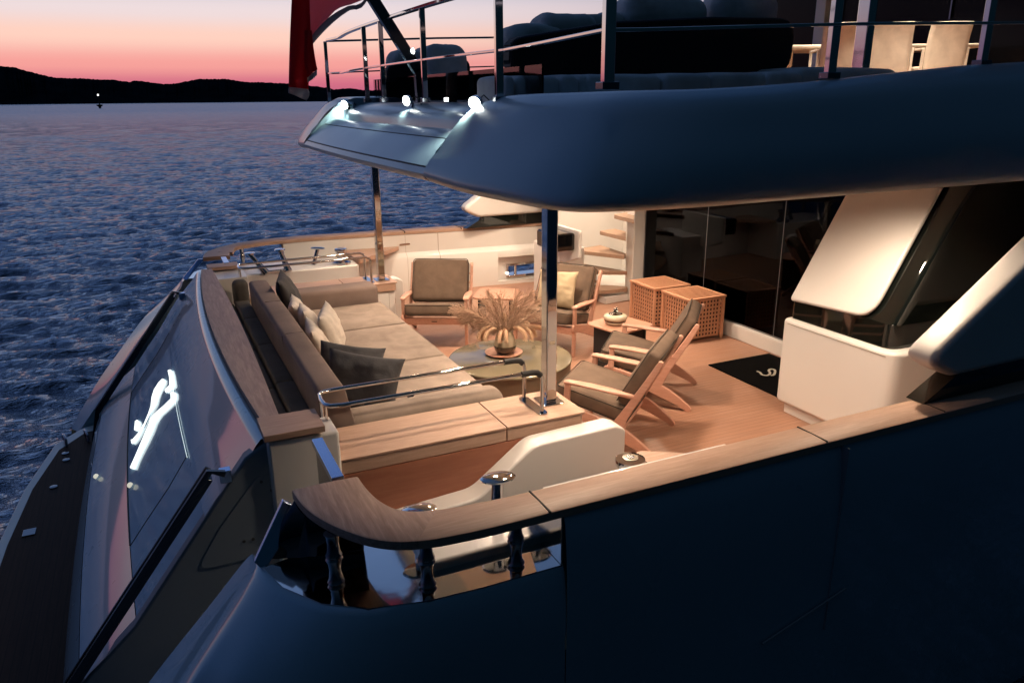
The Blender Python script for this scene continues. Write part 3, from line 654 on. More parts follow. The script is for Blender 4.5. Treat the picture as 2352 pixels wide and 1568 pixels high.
# swim platform
pf = [(-1.60, 3.6), (-1.62, 5.5), (-1.58, 7.1), (-1.50, 8.1), (-1.32, 9.15), (-1.06, 9.55), (-.4, 9.7), (-.4, 3.0), (-1.45, 3.0)]
m = MB(); m.xy(round_poly(pf, .25), -1.06, -1.0); sw = part('swim_platform', m, GEL, bevel=.015)
pf2 = [(-1.52, 3.8), (-1.54, 5.5), (-1.50, 7.0), (-1.42, 8.05), (-1.26, 8.95), (-1.02, 9.35), (-.5, 9.4), (-.5, 3.2), (-1.40, 3.2)]
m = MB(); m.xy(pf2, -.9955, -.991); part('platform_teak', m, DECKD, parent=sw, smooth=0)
def platform_bit(name, px, py, prof, mt):
    p = at(px, py, z=-.985); m = MB(); m.lathe(prof, p, 20); part(name, m, mt, parent=sw)
for px, py in ((150, 1040), (152, 1055), (123, 1117)): platform_bit('deck_fitting', px, py, [(.035, -.004), (.035, .002), (.02, .004)], DARKSTEEL)
p = at(67, 1221, z=-.985); m = MB(); m.box(p.x-.05, p.x+.05, p.y-.06, p.y+.06, -.989, -.983); part('hatch_plate', m, DARKSTEEL, parent=sw, bevel=.003)
for px, py in ((150, 1015), (200, 1005)):
    p = at(px, py, z=-.98); m = MB(); m.tube([p+Vector((-.02, .11, -.01)), p+Vector((-.02, .09, .06)), p+Vector((0, 0, .08)), p+Vector((.02, -.09, .06)), p+Vector((.02, -.11, -.01))], .014, 10); part('platform_cleat', m, DARKSTEEL, parent=sw)
# inside well between the ledge and the sofa
m = MB(); m.box(.46, .98, 4.35, 8.55, 0, .40); part('aft_bench_base', m, GEL, bevel=.01)
m = MB(); m.box(.44, .50, 4.33, 8.6, 0, .80); part('transom_inner_wall', m, GEL, bevel=.01)

# ---- far bulwark lining with recess and fairlead, cap seams
def by(x): return fy(x)-.27
X = [1.50, 1.86, 2.3, 2.8, 3.4, 4.0, 4.45]
m = MB(); sec = lambda x: [(x, by(x), .805), (x, by(x)-.0, .56), (x, by(x)-.05, .52), (x, by(x)-.07, .49), (x, by(x)-.07, .0)]
m.grid([sec(x) for x in X]); 
x0, x1 = 4.45, 5.35; yb = by(4.9)
m.grid([[(x, by(x), .805), (x, by(x), .56), (x, by(x)-.05, .52), (x, by(x)-.07, .49), (x, by(x)-.07, .40)] for x in (x0, 4.8, 5.2, 5.9, 6.6)])
m.grid([[(x, by(x)-.07, .05), (x, by(x)-.07, .0)] for x in (x0, 4.8, 5.2, 5.9, 6.6)])
fx0, fx1, fz0, fz1 = 4.62, 5.28, .10, .265
yr = by(4.9)+.03
m.box(x0, fx0, yr, yr+.02, .04, .41); m.box(fx1, 6.6, yr, yr+.02, .04, .41); m.box(fx0, fx1, yr, yr+.02, fz1, .41); m.box(fx0, fx1, yr, yr+.02, .04, fz0)
m.grid([[(x0, by(x0)-.07, z), (x0, yr, z)] for z in (.41, .05)]); m.grid([[(x0, by(x0)-.07, .405), (x0, yr, .405)], [(6.6, by(6.6)-.07, .405), (6.6, yr, .405)]]); m.grid([[(x0, by(x0)-.07, .05), (x0, yr, .05)], [(6.6, by(6.6)-.07, .05), (6.6, yr, .05)]])
part('bulwark_lining', m, GEL, smooth=50, merge=False)
m = MB(); yf = yr-.01
for a, b, c, d in ((fx0, fx1, fz1-.012, fz1+.02), (fx0, fx1, fz0-.02, fz0+.012), (fx0-.02, fx0+.012, fz0-.02, fz1+.02), (fx1-.012, fx1+.02, fz0-.02, fz1+.02)): m.box(a, b, yf-.012, yf+.2, c, d)
fl_ = part('fairlead', m, STEEL, bevel=.004)
for x in (4.76, 5.10):
    m = MB(); m.lathe([(.026, 0), (.022, .03), (.019, .085), (.022, .14), (.026, .17)], (x, yf+.03, fz0), 18); part('fairlead_roller', m, STEEL, parent=fl_)
m = MB(); m.lathe([(.02, -.02), (.024, 0), (.02, .02), (.010, .03)], (4.60, yf-.03, .155), 18, (0, -1, 0)); part('fairlead_glint', m, mat('glint_glow', (1, .95, .85), .3, emit=((1, .93, .8), 1.5)), parent=fl_)  # glowing stud standing in for a lamp's reflection in the steel
for x in (3.14, 3.60):
    m = MB(); w_ = .003 if x > 3.3 else .006; q = sec(x); m.prism([(x-w_, a[1]-.002, a[2]) for a in q]+[(x-w_, a[1]+.004, a[2]) for a in q[::-1]], (2*w_, 0, 0)); part('lining_seam', m, mat('grey_seam', (.30, .22, .16), .7), smooth=0)
m = MB(); m.box(3.05, 3.22, by(3.1)-.012, by(3.1)-.002, .665, .69); part('door_latch', m, STEEL, bevel=.003)
m = MB()
for x in (3.14, 3.95): m.box(x-.005, x+.005, fy(x)-.26, fy(x)+.003, .83, .857)
part('rail_seams', m, SEAM, smooth=0)

# ---- glass doors, sill, interior
GX = 5.80
m = MB(); m.box(5.74, 6.2, 4.0, 8.28, 0, .16); part('door_sill', m, GEL, bevel=.012)
gd = empty('glass_door'); gd.parent = YT
for a, b in ((4.60, 5.86), (5.87, 7.05), (7.06, 8.27)):
    m = MB(); m.box(GX, GX+.012, a, b, .17, 2.2); part('pane', m, TINT, parent=gd, smooth=0)
    m = MB(); m.box(GX-.004, GX+.016, b, b+.008, .17, 2.2); part('pane_edge', m, mat('pale_edge', (.10, .11, .13), .3), parent=gd, smooth=0)
m = MB(); m.box(GX-.01, GX+.03, 4.6, 8.28, .155, .18); part('door_track', m, DARKSTEEL, parent=gd)
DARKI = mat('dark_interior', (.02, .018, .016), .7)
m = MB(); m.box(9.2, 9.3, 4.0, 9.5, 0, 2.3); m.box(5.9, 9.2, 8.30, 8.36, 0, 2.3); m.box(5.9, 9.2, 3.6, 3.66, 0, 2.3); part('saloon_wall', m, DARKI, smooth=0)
m = MB(); m.rbox((7.1, 7.4, .42), (.8, 1.7, .35), .08); m.rbox((7.45, 7.4, .68), (.22, 1.7, .4), .08); part('saloon_sofa', m, SOFAD)
m = MB(); m.box(6.6, 7.3, 5.4, 6.1, .42, .46); part('saloon_table', m, BLACK)
m = MB(); m.lathe([(.05, .46), (.11, .52), (.12, .64), (.09, .78), (.06, .82), (.02, .83)], (6.9, 5.75, 0), 20); part('saloon_vase', m, mat('glowing_orange_glass', (.8, .25, .05), .3, emit=((1, .28, .05), .25)))  # no lamp: the vase's lit orange look is put into a weak glow
m = MB(); m.rbox((7.5, 4.7, .55), (.7, .8, .6), .1); part('saloon_armchair', m, CREAM)

# ---- near pedestal, raked black body, white fin, wing
ped = round_poly([(4.655, 4.62), (4.655, 3.52), (9, 3.30), (9, 4.62)], [.05, .10, 0, 0], 6)
m = MB(); m.xy(ped, .10, .84); part('pedestal', m, GEL, bevel=.035, seg=4)
m = MB(); m.xy(round_poly([(4.72, 4.58), (4.72, 3.62), (9, 3.42), (9, 4.58)], .03), 0, .10); part('pedestal_plinth', m, GEL, smooth=30)
def raked(x0, ins, z0, z1, rake=.60, far=False):
    f = (lambda y: mir(y)) if far else (lambda y: y)
    a = round_poly([(x0, 4.58-ins), (x0, 3.60+ins), (9, 3.42+ins), (9, 4.58-ins)], [.04, .10, 0, 0], 6)
    m = MB(); n = len(a); dz = z1-z0; dx = rake*dz
    v = [(x, f(y), z0) for x, y in a]+[(x+(dx if x < 8 else 0), f(y), z1) for x, y in a]
    m.add(v, [tuple(range(n))[::-1], tuple(range(n, 2*n))]+[(i, (i+1) % n, n+(i+1) % n, n+i) for i in range(n)]); return m
part('window_band', raked(4.70, 0, .84, 1.02, 0), BGLASS, smooth=40)
part('window_body', raked(4.71, .0, 1.02, 2.3, .60), BGLASS, smooth=40)
def fin(f=lambda y: y):
    n_ = Vector((-.857, 0, .514)); X_ = lambda z: 4.70+.60*(z-1.02)
    O = round_poly([(4.555, .985), (3.78, 1.02), (3.78, 2.3), (4.555, 2.3)], [.03, .16, 0, 0], 7)   # (y, z)
    fr = [Vector((X_(z), y, z))+n_*.05 for y, z in O]; m = MB(); m.prism(fr, -n_*.045)
    for i, p in enumerate(m.v): m.v[i] = (p[0], f(p[1]), p[2])
    return m
part('raked_fin', fin(), GEL, bevel=.02, seg=4)
def wing(far):
    f = (lambda y: mir(y)+.02) if far else (lambda y: y)
    O = round_poly([(3.90, 1.13), (4.16, 1.005), (7.5, 1.005), (7.5, 2.9), (5.97, 2.5)], [.10, .12, 0, 0, 0], 6)
    a, b = f(2.74), f(2.94); m = MB(); m.xz(O, min(a, b), max(a, b)); part('side_wing', m, GEL, bevel=.05, seg=5)
    a, b = f(2.78), f(2.9); m = MB(); m.xz([(3.98, .856), (4.26, 1.004), (8, 1.004), (8, .856)], min(a, b), max(a, b)); part('wing_window', m, BGLASS, smooth=0)
wing(False); wing(True)

m = MB(); m.tube([(4.654, 3.60, .80), (4.654, 4.56, .80)], .0025, 6); part('pedestal_joint', m, mat('caulk', (.30, .26, .20), .7))
# ---- far side: stair well with teak treads, white walls, cabinet
m = MB(); m.box(5.62, 5.80, 8.28, 8.46, 0, 2.3); part('stair_newel', m, GEL, bevel=.02)
m = MB(); m.box(5.66, 6.4, 8.46, 8.50, 0, 2.3); m.box(6.40, 6.44, 8.3, 10.2, 0, 2.3); m.box(5.05, 6.44, 9.72, 9.76, .0, 2.3); part('stair_wall', m, GEL, smooth=0)
m = MB(); m.xy([(5.25, 8.33), (6.4, 8.46), (6.4, 9.72), (5.12, 9.72)], 0, .10); part('stair_base', m, GEL, bevel=.01)
def sz(x, y): return ((1300+x/5.8067)*.9408, (490+y/5.8067)*.9408)
TREADS = [(.19, [(1345, 1215), (1060, 1195), (700, 1190), (560, 1270), (1050, 1270), (1350, 1235)]),
          (.40, [(1340, 995), (665, 880), (420, 870), (420, 960), (1050, 1000), (1340, 1000)]),
          (.64, [(1325, 745), (965, 628), (665, 678), (560, 700), (660, 705), (1300, 778), (1325, 765)]),
          (.90, [(1325, 435), (1170, 397), (955, 425), (960, 432), (1325, 520)]),
          (1.15, [(1440, 170), (1390, 157), (1160, 190), (1160, 200), (1440, 270)])]
for z, P in TREADS:
    pts = [at(*sz(*p), z=z) for p in P]; m = MB(); m.prism(pts, (0, 0, -.05)); t = part('stair_tread', m, wood('tread_teak', (.40, .27, .19), (.30, .19, .13), 'Y', .5), smooth=0, bevel=.004)
    pass
m = MB(); m.xz(round_poly([(4.66, 0), (4.66, .76), (4.80, .76), (5.02, .76), (5.02, 0)], [0, .03, 0, .03, 0]), 8.5, 9.27); part('pedestal', m, GEL, bevel=.03, seg=3)
m = MB(); m.yz(round_poly([(8.95, .60), (8.40, .60), (8.05, .72), (8.05, 1.06), (8.95, 1.06)], [0, .1, .03, .03, 0]), 4.665, 4.715); m2_ = part('cabinet_shelf', m, GEL, bevel=.02, seg=3)
m = MB(); m.box(4.40, 4.67, 8.14, 8.66, .80, 1.02); part('speaker_cabinet', m, BLACK, bevel=.03, seg=4)
m = MB(); m.box(4.394, 4.402, 8.30, 8.64, .82, 1.0); part('speaker_grille', m, mat('brown_grille', (.05, .035, .022), .6), smooth=0)

# ---- upper deck overhang
# matched (lower lip, bulge, shoulder, top edge) along the near side towards the stern centre
ST = [((9.0, 3.05, 2.10), (9.0, 2.975, 2.15), (9.0, 3.02, 2.60), (9.0, 3.20, 2.93)),
      ((5.0, 3.05, 2.082), (5.0, 2.975, 2.125), (5.0, 3.02, 2.52), (5.0, 3.20, 2.785)),
      ((4.0, 3.05, 2.082), (4.0, 2.975, 2.122), (4.0, 3.02, 2.50), (4.0, 3.20, 2.725)),
      ((3.2, 3.04, 2.082), (3.2, 2.975, 2.122), (3.2, 3.03, 2.47), (3.2, 3.20, 2.665)),
      ((2.42, 3.04, 2.082), (2.42, 2.98, 2.122), (2.5, 3.06, 2.45), (2.6, 3.24, 2.635)),
      ((1.95, 3.12, 2.082), (1.93, 3.06, 2.125), (2.10, 3.2, 2.44), (2.28, 3.45, 2.63)),
      ((1.78, 3.26, 2.082), (1.75, 3.22, 2.13), (1.92, 3.38, 2.42), (2.14, 3.70, 2.625)),
      ((1.68, 3.56, 2.09), (1.648, 3.53, 2.145), (1.80, 3.70, 2.38), (2.03, 4.05, 2.62)),
      ((1.60, 4.03, 2.10), (1.565, 4.03, 2.15), (1.70, 4.13, 2.34), (2.0, 4.35, 2.61)),
      ((1.57, 4.54, 2.12), (1.53, 4.54, 2.165), (1.63, 4.55, 2.30), (1.93, 4.555, 2.575))]
secs = []
for s in ST:
    a, b, c, d = [Vector(p) for p in s]; inn = a+Vector((.28 if a.x < 2.2 else 0, .3 if a.y < 3.7 else .06, .012))
    secs.append([inn]+catmull([a, b, b.lerp(c, .5)+Vector((-.012, -.03 if b.y < 3.9 else 0, .0)), c, c.lerp(d, .6)+Vector((-.02 if b.x < 2.3 else 0, -.035 if b.y < 3.9 else 0, .015)), d], 4)+[d+Vector((.05, .06, .004)), d+Vector((.10, .13, -.02)), d+Vector((.12, .15, -.25))])
rowsN = list(map(list, zip(*[catmull(c, 4) for c in zip(*secs)])))
m = MB(); m.grid(rowsN); part('overhang_side', m, OVERP, smooth=60)
m = MB(); m.grid([[Vector((p.x, mir(p.y), p.z)) for p in r] for r in rowsN]); part('overhang_side', m, OVERP, smooth=60)
# stern centre: lower lip, lid panel, trough and dome
Yc = [4.54+(8.36-4.54)*i/20 for i in range(21)]
def cb(y): return -.04*(1-((y-YC)/1.91)**2)
def cs(fn, nm, mt=OVERP, Y=Yc, sm=50):
    m = MB(); m.grid([[Vector((x+cb(y), y, z)) for x, z in fn] for y in Y]); return part(nm, m, mt, smooth=sm)
cs([(1.9, 2.135), (1.57, 2.12), (1.542, 2.135), (1.53, 2.165), (1.553, 2.20)], 'overhang_lip')
cs([(1.553, 2.20), (1.56, 2.195), (1.566, 2.206)], 'lip_seam', mat('hull_dark_line'))
cs([(1.562, 2.21), (1.62, 2.262), (1.70, 2.325), (1.752, 2.358)], 'stern_lid')
cs([(1.752, 2.358), (1.758, 2.352), (1.766, 2.362)], 'lid_seam', mat('hull_dark_line'))
cs([(1.766, 2.364), (1.82, 2.40), (1.86, 2.412), (1.885, 2.40)], 'lid_edge')
cs([(1.885, 2.40), (1.89, 2.35), (1.98, 2.345)], 'trough', OVERP)
cs([(1.98, 2.345), (1.99, 2.43), (2.0, 2.46)], 'trough_back', OVERP, sm=30)
cs([(2.0, 2.46), (2.02, 2.50), (2.10, 2.54), (2.22, 2.565), (2.4, 2.575), (3.2, 2.58)], 'stern_dome')
for s in (1, -1):
    y0 = YC-s*1.91; m = MB(); m.grid([[(1.555, y0, 2.12), (1.9, y0, 2.14), (1.99, y0, 2.30), (3.2, y0, 2.3)], [(1.62, y0, 2.30), (1.93, y0, 2.575), (2.1, y0, 2.62), (3.2, y0, 2.62)]]); part('overhang_cheek', m, OVERP, smooth=0, merge=False)
# ceiling over the cockpit and upper deck floor
m = MB(); m.xy([(1.83, 3.6), (2.0, 3.34), (9.5, 3.34), (9.5, 9.56), (2.0, 9.56), (1.83, 9.3)], 2.13, 2.17); part('ceiling', m, GEL, smooth=0)
m = MB(); m.xy([(2.2, 3.4), (12, 3.34), (12, 9.56), (2.2, 9.5)], 2.40, 2.43); part('upper_deck', m, DECK, smooth=0)

# lamps sunk in the cockpit ceiling
LP = [(2.15, 3.62), (4.3, 3.5), (2.3, 5.3), (3.25, 4.9), (2.3, 7.4), (3.7, 7.0), (5.0, 6.6), (4.9, 8.6), (2.4, 9.2), (3.9, 9.3), (5.7, 9.1)]
for x, y in LP:
    m = MB(); m.lathe([(.035, 0), (.035, -.006), (.045, -.010), (.045, 0)], (x, y, 2.129), 20); dl = part('ceiling_light', m, STEEL)
    m = MB(); m.lathe([(.032, -.0075), (.032, -.0095)], (x, y, 2.129), 20); part('lamp_lens', m, WARML, parent=dl)
    ld = bpy.data.lights.new('downlight', 'SPOT'); ld.energy = 125 if y > 8 else (178 if y > 4 else 150); ld.color = (1, .755, .545); ld.spot_size = rad(150); ld.spot_blend = .8; ld.shadow_soft_size = .06
    lo = bpy.data.objects.new('downlight', ld); COL.objects.link(lo); lo.location = (x, y, 2.112); lo.parent = dl

# ---- flood lamps on the stern of the overhang
def flood(px, py, y, face, r=.045, energy=0, name='flood_lamp'):
    p = at(px, py, y=y); d = Vector(face).normalized(); c = empty(name); c.parent = YT
    m = MB(); m.lathe([(r*.6, -.05), (r*.95, -.035), (r*1.08, -.005), (r*1.08, .0)], p, 24, d); part('lamp_housing', m, STEEL, parent=c)
    m = MB(); m.lathe([(r, .001), (r*.8, .008), (r*.3, .012)], p, 24, d); part('lamp_lens', m, GLOWW, parent=c)
    m = MB(); m.tube([p-d*.045, p-d*.05+Vector((.02, 0, -.03)), p+Vector((.04, 0, -.075))], .008, 8); part('lamp_arm', m, DARKSTEEL, parent=c)
    m = MB(); m.tube([p-d*.05, p-d*.07+Vector((.03, .01, .025)), p+Vector((.12, 0, .0)), p+Vector((.13, 0, -.04))], .004, 6); part('lamp_cable', m, BLACKM, parent=c)
    if energy:
        ld = bpy.data.lights.new('flood', 'SPOT'); ld.energy = energy; ld.color = (.80, 1, .86); ld.spot_size = rad(115); ld.spot_blend = .9; ld.shadow_soft_size = .03
        lo = bpy.data.objects.new('flood', ld); COL.objects.link(lo); lo.parent = c; lo.location = p+d*.03
        lo.rotation_euler = (Vector((-.5, .12 if y < YC else -.12, -1))).to_track_quat('-Z', 'Y').to_euler()
    return p
flood(1090, 238, 4.56, (-.75, -.55, -.35), .042, 22)
flood(791, 241, 8.34, (-.8, -.5, -.3), .045, 10)
flood(933, 232, 6.3, (-1, -.5, -.2), .04, 4)
for px in (1025,):
    p = at(px, 229, y=5.3); m = MB(); m.box(p.x-.01, p.x+.01, p.y-.012, p.y+.012, p.z-.012, p.z+.012); part('marker_light', m, GLOWW)

# ---- ensign staff
a, b, c = at(968, 236, y=YC), at(963, 168, y=YC), at(832, -40, y=YC)
m = MB(); m.bar([a, b, b.lerp(c, .02), c, c.lerp(b, -.5)], .06, .085, (1, 0, .3)); staff = part('ensign_staff', m, DARKSTEEL, bevel=.008)
m = MB(); m.box(a.x-.1, a.x+.1, a.y-.07, a.y+.07, a.z-.05, a.z-.02); part('staff_foot', m, STEEL, parent=staff, bevel=.004)
for px, py in ((997/2.6569+0, 0),): pass
m = MB(); m.lathe([(.02, 0), (.024, .012), (.01, .02)], b.lerp(c, .25)+Vector((.045, -.03, 0)), 12, (1, -.4, .2)); part('staff_button', m, GLOWW, parent=staff)

# ---- rails round the upper deck
TOPZ = 3.22; MIDZ = 2.87
ra = [Vector((2.00, 4.34, 0)), Vector((1.93, 5.4, 0)), Vector((1.93, 7.5, 0)), Vector((2.02, 8.56, 0))]
stern_line = catmull(ra, 6)
near_line = [Vector((2.00, 4.34, 0)), Vector((2.0, 3.85, .01)), Vector((2.03, 3.30, .03)), Vector((2.2, 3.22, .03)), Vector((3.5, 3.2, .09)), Vector((5.3, 3.2, .15)), Vector((9, 3.2, .25))]
far_line = [Vector((2.02, 8.56, 0)), Vector((2.02, 9.05, .01)), Vector((2.1, 9.55, .03)), Vector((3.5, 9.65, .1)), Vector((6.5, 9.7, .2))]
def zl(P, z): return [Vector((p.x, p.y, z+p.z)) for p in P]
for P, nm in ((stern_line, 'upper_rail'), (near_line, 'upper_rail'), (far_line, 'upper_rail')):
    m = MB(); m.bar(catmull(zl(P, TOPZ), 3) if nm and P is stern_line else zl(P, TOPZ), .05, .022); rl = part(nm, m, STEEL, bevel=.004)
    m = MB(); m.bar(catmull(zl(P, MIDZ), 3) if P is stern_line else zl(P, MIDZ), .035, .016); part('middle_rail', m, STEEL, parent=rl, bevel=.003)
def post(p, w, zb, zt, nm='rail_post'):
    m = MB(); m.box(p.x-w/2, p.x+w/2, p.y-w*.32, p.y+w*.32, zb, zt); q = part(nm, m, STEEL, bevel=.004)
    m = MB(); m.box(p.x-w*.8, p.x+w*.8, p.y-w*.6, p.y+w*.6, zb, zb+.035); part('post_foot', m, DARKSTEEL, parent=q, bevel=.004)
for px, w in ((1147, .05), (972, .04), (877, .04), (839, .04)):
    # stand where the stern rail crosses the sight line
    best = min(catmull(stern_line, 6), key=lambda q: abs((np.dot(np.array([q.x, q.y, 2.9-CAMZ]), CR)/np.dot(np.array([q.x, q.y, 2.9-CAMZ]), CF))*FPX+1176-px))
    post(best, w, 2.575, TOPZ)
post(Vector((2.03, 3.26, 0)), .058, 2.635, TOPZ+.03)
post(Vector((at(1908, 150, y=3.24).x, 3.24, 0)), .058, 2.685, TOPZ+.09)
post(Vector((at(2262, 100, y=3.24).x, 3.24, 0)), .058, 2.76, TOPZ+.15)
for x in (2.1, 3.6, 5.2): post(Vector((x, 9.6, 0)), .04, 2.5, TOPZ+.03)
# low windscreen of clear glass behind the stern rail
m = MB(); m.box(2.32, 2.335, 4.5, 8.4, 2.56, 2.80); part('windscreen', m, CLEAR, smooth=0)

# ---- upper deck: saloon wall of black glass, columns
m = MB(); m.box(9.6, 9.8, 3.2, 10.4, 2.43, 5.2); part('upper_glass_wall', m, mat('upper_dark_glass', (.003, .003, .004), .2, spec=.12), smooth=0)
m = MB()
for yq in (8.4, 7.2, 5.9): m.box(9.57, 9.6, yq-.01, yq+.01, 2.43, 5.2)
part('glass_mullion', m, DARKSTEEL, smooth=0)
p = at(1884, 20, x=9.4); m = MB(); m.box(9.4, 9.56, p.y-.10, p.y+.09, 2.43, 4.7); part('cream_column', m, GEL, bevel=.01)
p = at(1990, 30, x=6.4); m = MB(); m.box(6.36, 6.46, p.y-.07, p.y+.07, 2.43, 4.7); part('steel_column', m, STEEL, bevel=.01)
m = MB(); m.box(6.2, 11, 3.0, 9.7, 4.7, 4.78); part('upper_roof', m, mat('dark_ceiling', (.03, .03, .032), .6), smooth=0)
for x, y in ((6.9, 7.4), (7.2, 6.2), (7.6, 5.2), (8.6, 6.6)):
    m = MB(); m.lathe([(.045, 0), (.045, -.012)], (x, y, 4.699), 20); dl = part('ceiling_light', m, WARML)
    ld = bpy.data.lights.new('downlight', 'SPOT'); ld.energy = 290; ld.color = (1, .82, .63); ld.spot_size = rad(95); ld.spot_blend = .7; ld.shadow_soft_size = .06
    lo = bpy.data.objects.new('downlight', ld); COL.objects.link(lo); lo.location = (x, y, 4.67); lo.parent = dl

# ================================================================== FURNITURE ON THE AFT DECK
def wrinkle(m, amp, sc, seed=0, mask=None):
    for i, p in enumerate(m.v):
        p = Vector(p); n = noise.noise_vector(p*sc+Vector((seed, seed*.7, 0)))+.5*noise.noise_vector(p*sc*2.3+Vector((seed, 3, 1)))
        a = amp*(mask(p) if mask else 1); m.v[i] = tuple(p+n*a)
# ---- sofa across the stern
sf = empty('sofa', (1.5, YC, 0), 0, 'long taupe daybed sofa with a low backrest, set across the stern', 'sofa')
def loc(m, o=(1.5, YC, 0)):
    m.v = [(p[0]-o[0], p[1]-o[1], p[2]-o[2]) for p in m.v]; return m
m = MB(); m.box(1.0, 2.0, 4.62, 8.28, 0, .22); loc(m).build('plinth', GEL, sf, bevel=.02)
for y0, y1 in ((4.84, 5.93), (5.935, 7.03), (7.035, 7.96)):
    m = MB(); hx, hy = 1.16/2, (y1-y0)/2; rows_ = []
    m.rbox((1.555, (y0+y1)/2, .36), (1.18, y1-y0, .28), .045, seg=3)
    # finer top sheet for the creases
    gx, gy = 34, 30; rows = []
    for j in range(gy+1):
        row = []
        for i in range(gx+1):
            x = .985+1.14*i/gx; y = y0+.018+(y1-y0-.036)*j/gy
            u = min(1, min(i, gx-i)/3); w = min(1, min(j, gy-j)/2.5); z = .4965+.008*min(u, w)
            q = Vector((x*2.6+y*1.1, y*2.2-x*1.4, y0)); n = noise.noise(q); r1 = max(0, 1-abs(n)*9)
            z += .017*r1*min(u, w)*(noise.noise(Vector((x*1.3, y*1.3, 5)))+.45)+.006*noise.noise(Vector((x*3, y*3, 2)))*min(u, w)
            row.append((x, y, z))
        rows.append(row)
    m.grid(rows); loc(m).build('mattress', SOFAF, sf, smooth=60)
M_ = None
m = MB(); 
prof = [(.80, .30), (.792, .60), (.788, .80), (.788, .842), (.80, .858), (.82, .862), (.90, .864), (.945, .861), (.962, .852), (.972, .835), (1.02, .60), (1.07, .42), (1.07, .30)]
YY = [4.60, 4.605, 4.63, 4.68]+[4.8+3.1*i/30 for i in range(31)]+[7.97, 8.0, 8.02]
rows = []
for y in YY:
    e = min(1, min(y-4.598, 8.022-y)/.06); e = math.sqrt(max(0, 1-(1-e)**2)); cx_, cz_ = .92, .58
    rows.append([(cx_+(x-cx_)*(.80+.20*e)+.004*noise.noise(Vector((x*3, y*2, z*3))), y, cz_+(z-cz_)*(.88+.12*e)+.004*noise.noise(Vector((y*2, z, 3)))) for x, z in prof])
m.grid(rows); m.f.append(tuple(range(len(prof)))); k = (len(rows)-1)*len(prof); m.f.append(tuple(k+i for i in range(len(prof)))[::-1])
loc(m).build('backrest', SOFAD, sf, smooth=50)
for y_ in (5.93, 7.03):
    m = MB(); m.tube([(.80, y_, .61), (.789, y_, .845), (.82, y_, .8635), (.945, y_, .8625), (.973, y_, .835), (1.02, y_, .60)], .003, 6); loc(m).build('back_seam', PIPING, sf)
m = MB(); m.rbox((1.60, 8.12, .54), (1.04, .30, .27), .045, seg=4, puff=.004); wrinkle(m, .004, 4, 2); loc(m).build('bolster', SOFAD, sf, smooth=60)
m = MB(); m.rbox((1.49, 4.71, .50), (1.24, .24, .27), .10, seg=5, puff=.008); wrinkle(m, .004, 4, 3); loc(m).build('bolster', SOFAF, sf, smooth=60)
# ---- dark bench pads in the well behind the sofa
bp = empty('bench_pads', (.7, YC, .4), 0, 'dark blue pads in the narrow well between stern ledge and sofa back', 'bench pads')
def dark_pad(x0, x1, y0, y1, z0, z1, nm='seat_pad'):
    m = MB(); m.rbox(((x0+x1)/2, (y0+y1)/2, (z0+z1)/2), (x1-x0, y1-y0, z1-z0), .022, seg=3, puff=.001); loc(m, (.7, YC, .4)).build(nm, BLUEC, bp, smooth=60)
yb_ = [4.58, 5.6, 6.62, 7.55, 8.35]
for y0, y1 in zip(yb_, yb_[1:]):
    dark_pad(.52, .655, y0, y1-.006, .42, .56); dark_pad(.66, .80, y0, y1-.006, .42, .60)
m = MB(); m.rbox((.735, 8.34, .66), (.16, .16, .30), .06, seg=4); loc(m, (.7, YC, .4)).build('end_bolster', BLUEC, bp, smooth=60)

# ---- cushions
def pillow(name, mt, loc_, size, rx=0, ry=0, rz=0, th=.14, seed=0, label=None, group=None, crease=.8):
    n = 26; top_, bot = [], []
    for sgn, rows in ((1, top_), (-1, bot)):
        for j in range(n+1):
            row = []
            for i in range(n+1):
                u, w = 2*i/n-1, 2*j/n-1
                # corners pulled out, sides drawn in
                px = u*(1-.10*(1-abs(u)**2)*0-.09*(1-w*w)*abs(u)**2*-1*0)*(1-.085*(1-abs(w)**2)*abs(u)**3); py = w*(1-.085*(1-abs(u)**2)*abs(w)**3)
                h = ((1-abs(u)**2.4)*(1-abs(w)**2.4))**.52
                q = Vector((u*1.6+seed, w*1.6, sgn*2.0+seed)); wr = noise.noise(q*1.4)*.20+noise.noise(q*3.1)*.09
                rd = max(0, 1-abs(noise.noise(Vector((u*1.5+w*.8+seed, w*1.7-u, seed))))*7)*crease*.14*(1-h*.3)
                z = sgn*th/2*max(0, h*(1+wr)-rd*h)
                row.append((px*size[0]/2, z+.012*noise.noise(Vector((u*2, w*2, seed))), py*size[1]/2))
            rows.append(row)
    m = MB(); m.grid(top_, flip=True); m.grid(bot)
    o = m.build(name, mt, smooth=80); o.location = loc_; o.rotation_euler = (rx, ry, rz); tag(o, label, 'cushion', group); return o
G = 'cushions along the daybed sofa'
pillow('scatter_cushion', GREYC, (1.13, 7.63, .735), (.56, .50), rad(-20), 0, rad(78), .17, 1, 'charcoal cushion leaning in the far corner of the daybed backrest', G)
pillow('scatter_cushion', CREAM, (1.13, 7.06, .665), (.44, .40), rad(-22), 0, rad(80), .15, 2, 'cream cushion half hidden against the backrest, beside the far charcoal one', G)
pillow('scatter_cushion', CREAM, (1.16, 6.72, .665), (.46, .42), rad(-22), rad(4), rad(84), .16, 3, 'crumpled cream cushion against the backrest, second of the cream row', G)
pillow('scatter_cushion', CREAM, (1.12, 6.18, .655), (.50, .42), rad(-22), 0, rad(84), .15, 4, 'cream cushion against the backrest nearest the two dark cushions', G)
pillow('scatter_cushion', CREAM, (1.27, 6.42, .69), (.46, .44), rad(-16), rad(-3), rad(72), .17, 5, 'pale cream cushion standing in front of the others out on the mattress', G)
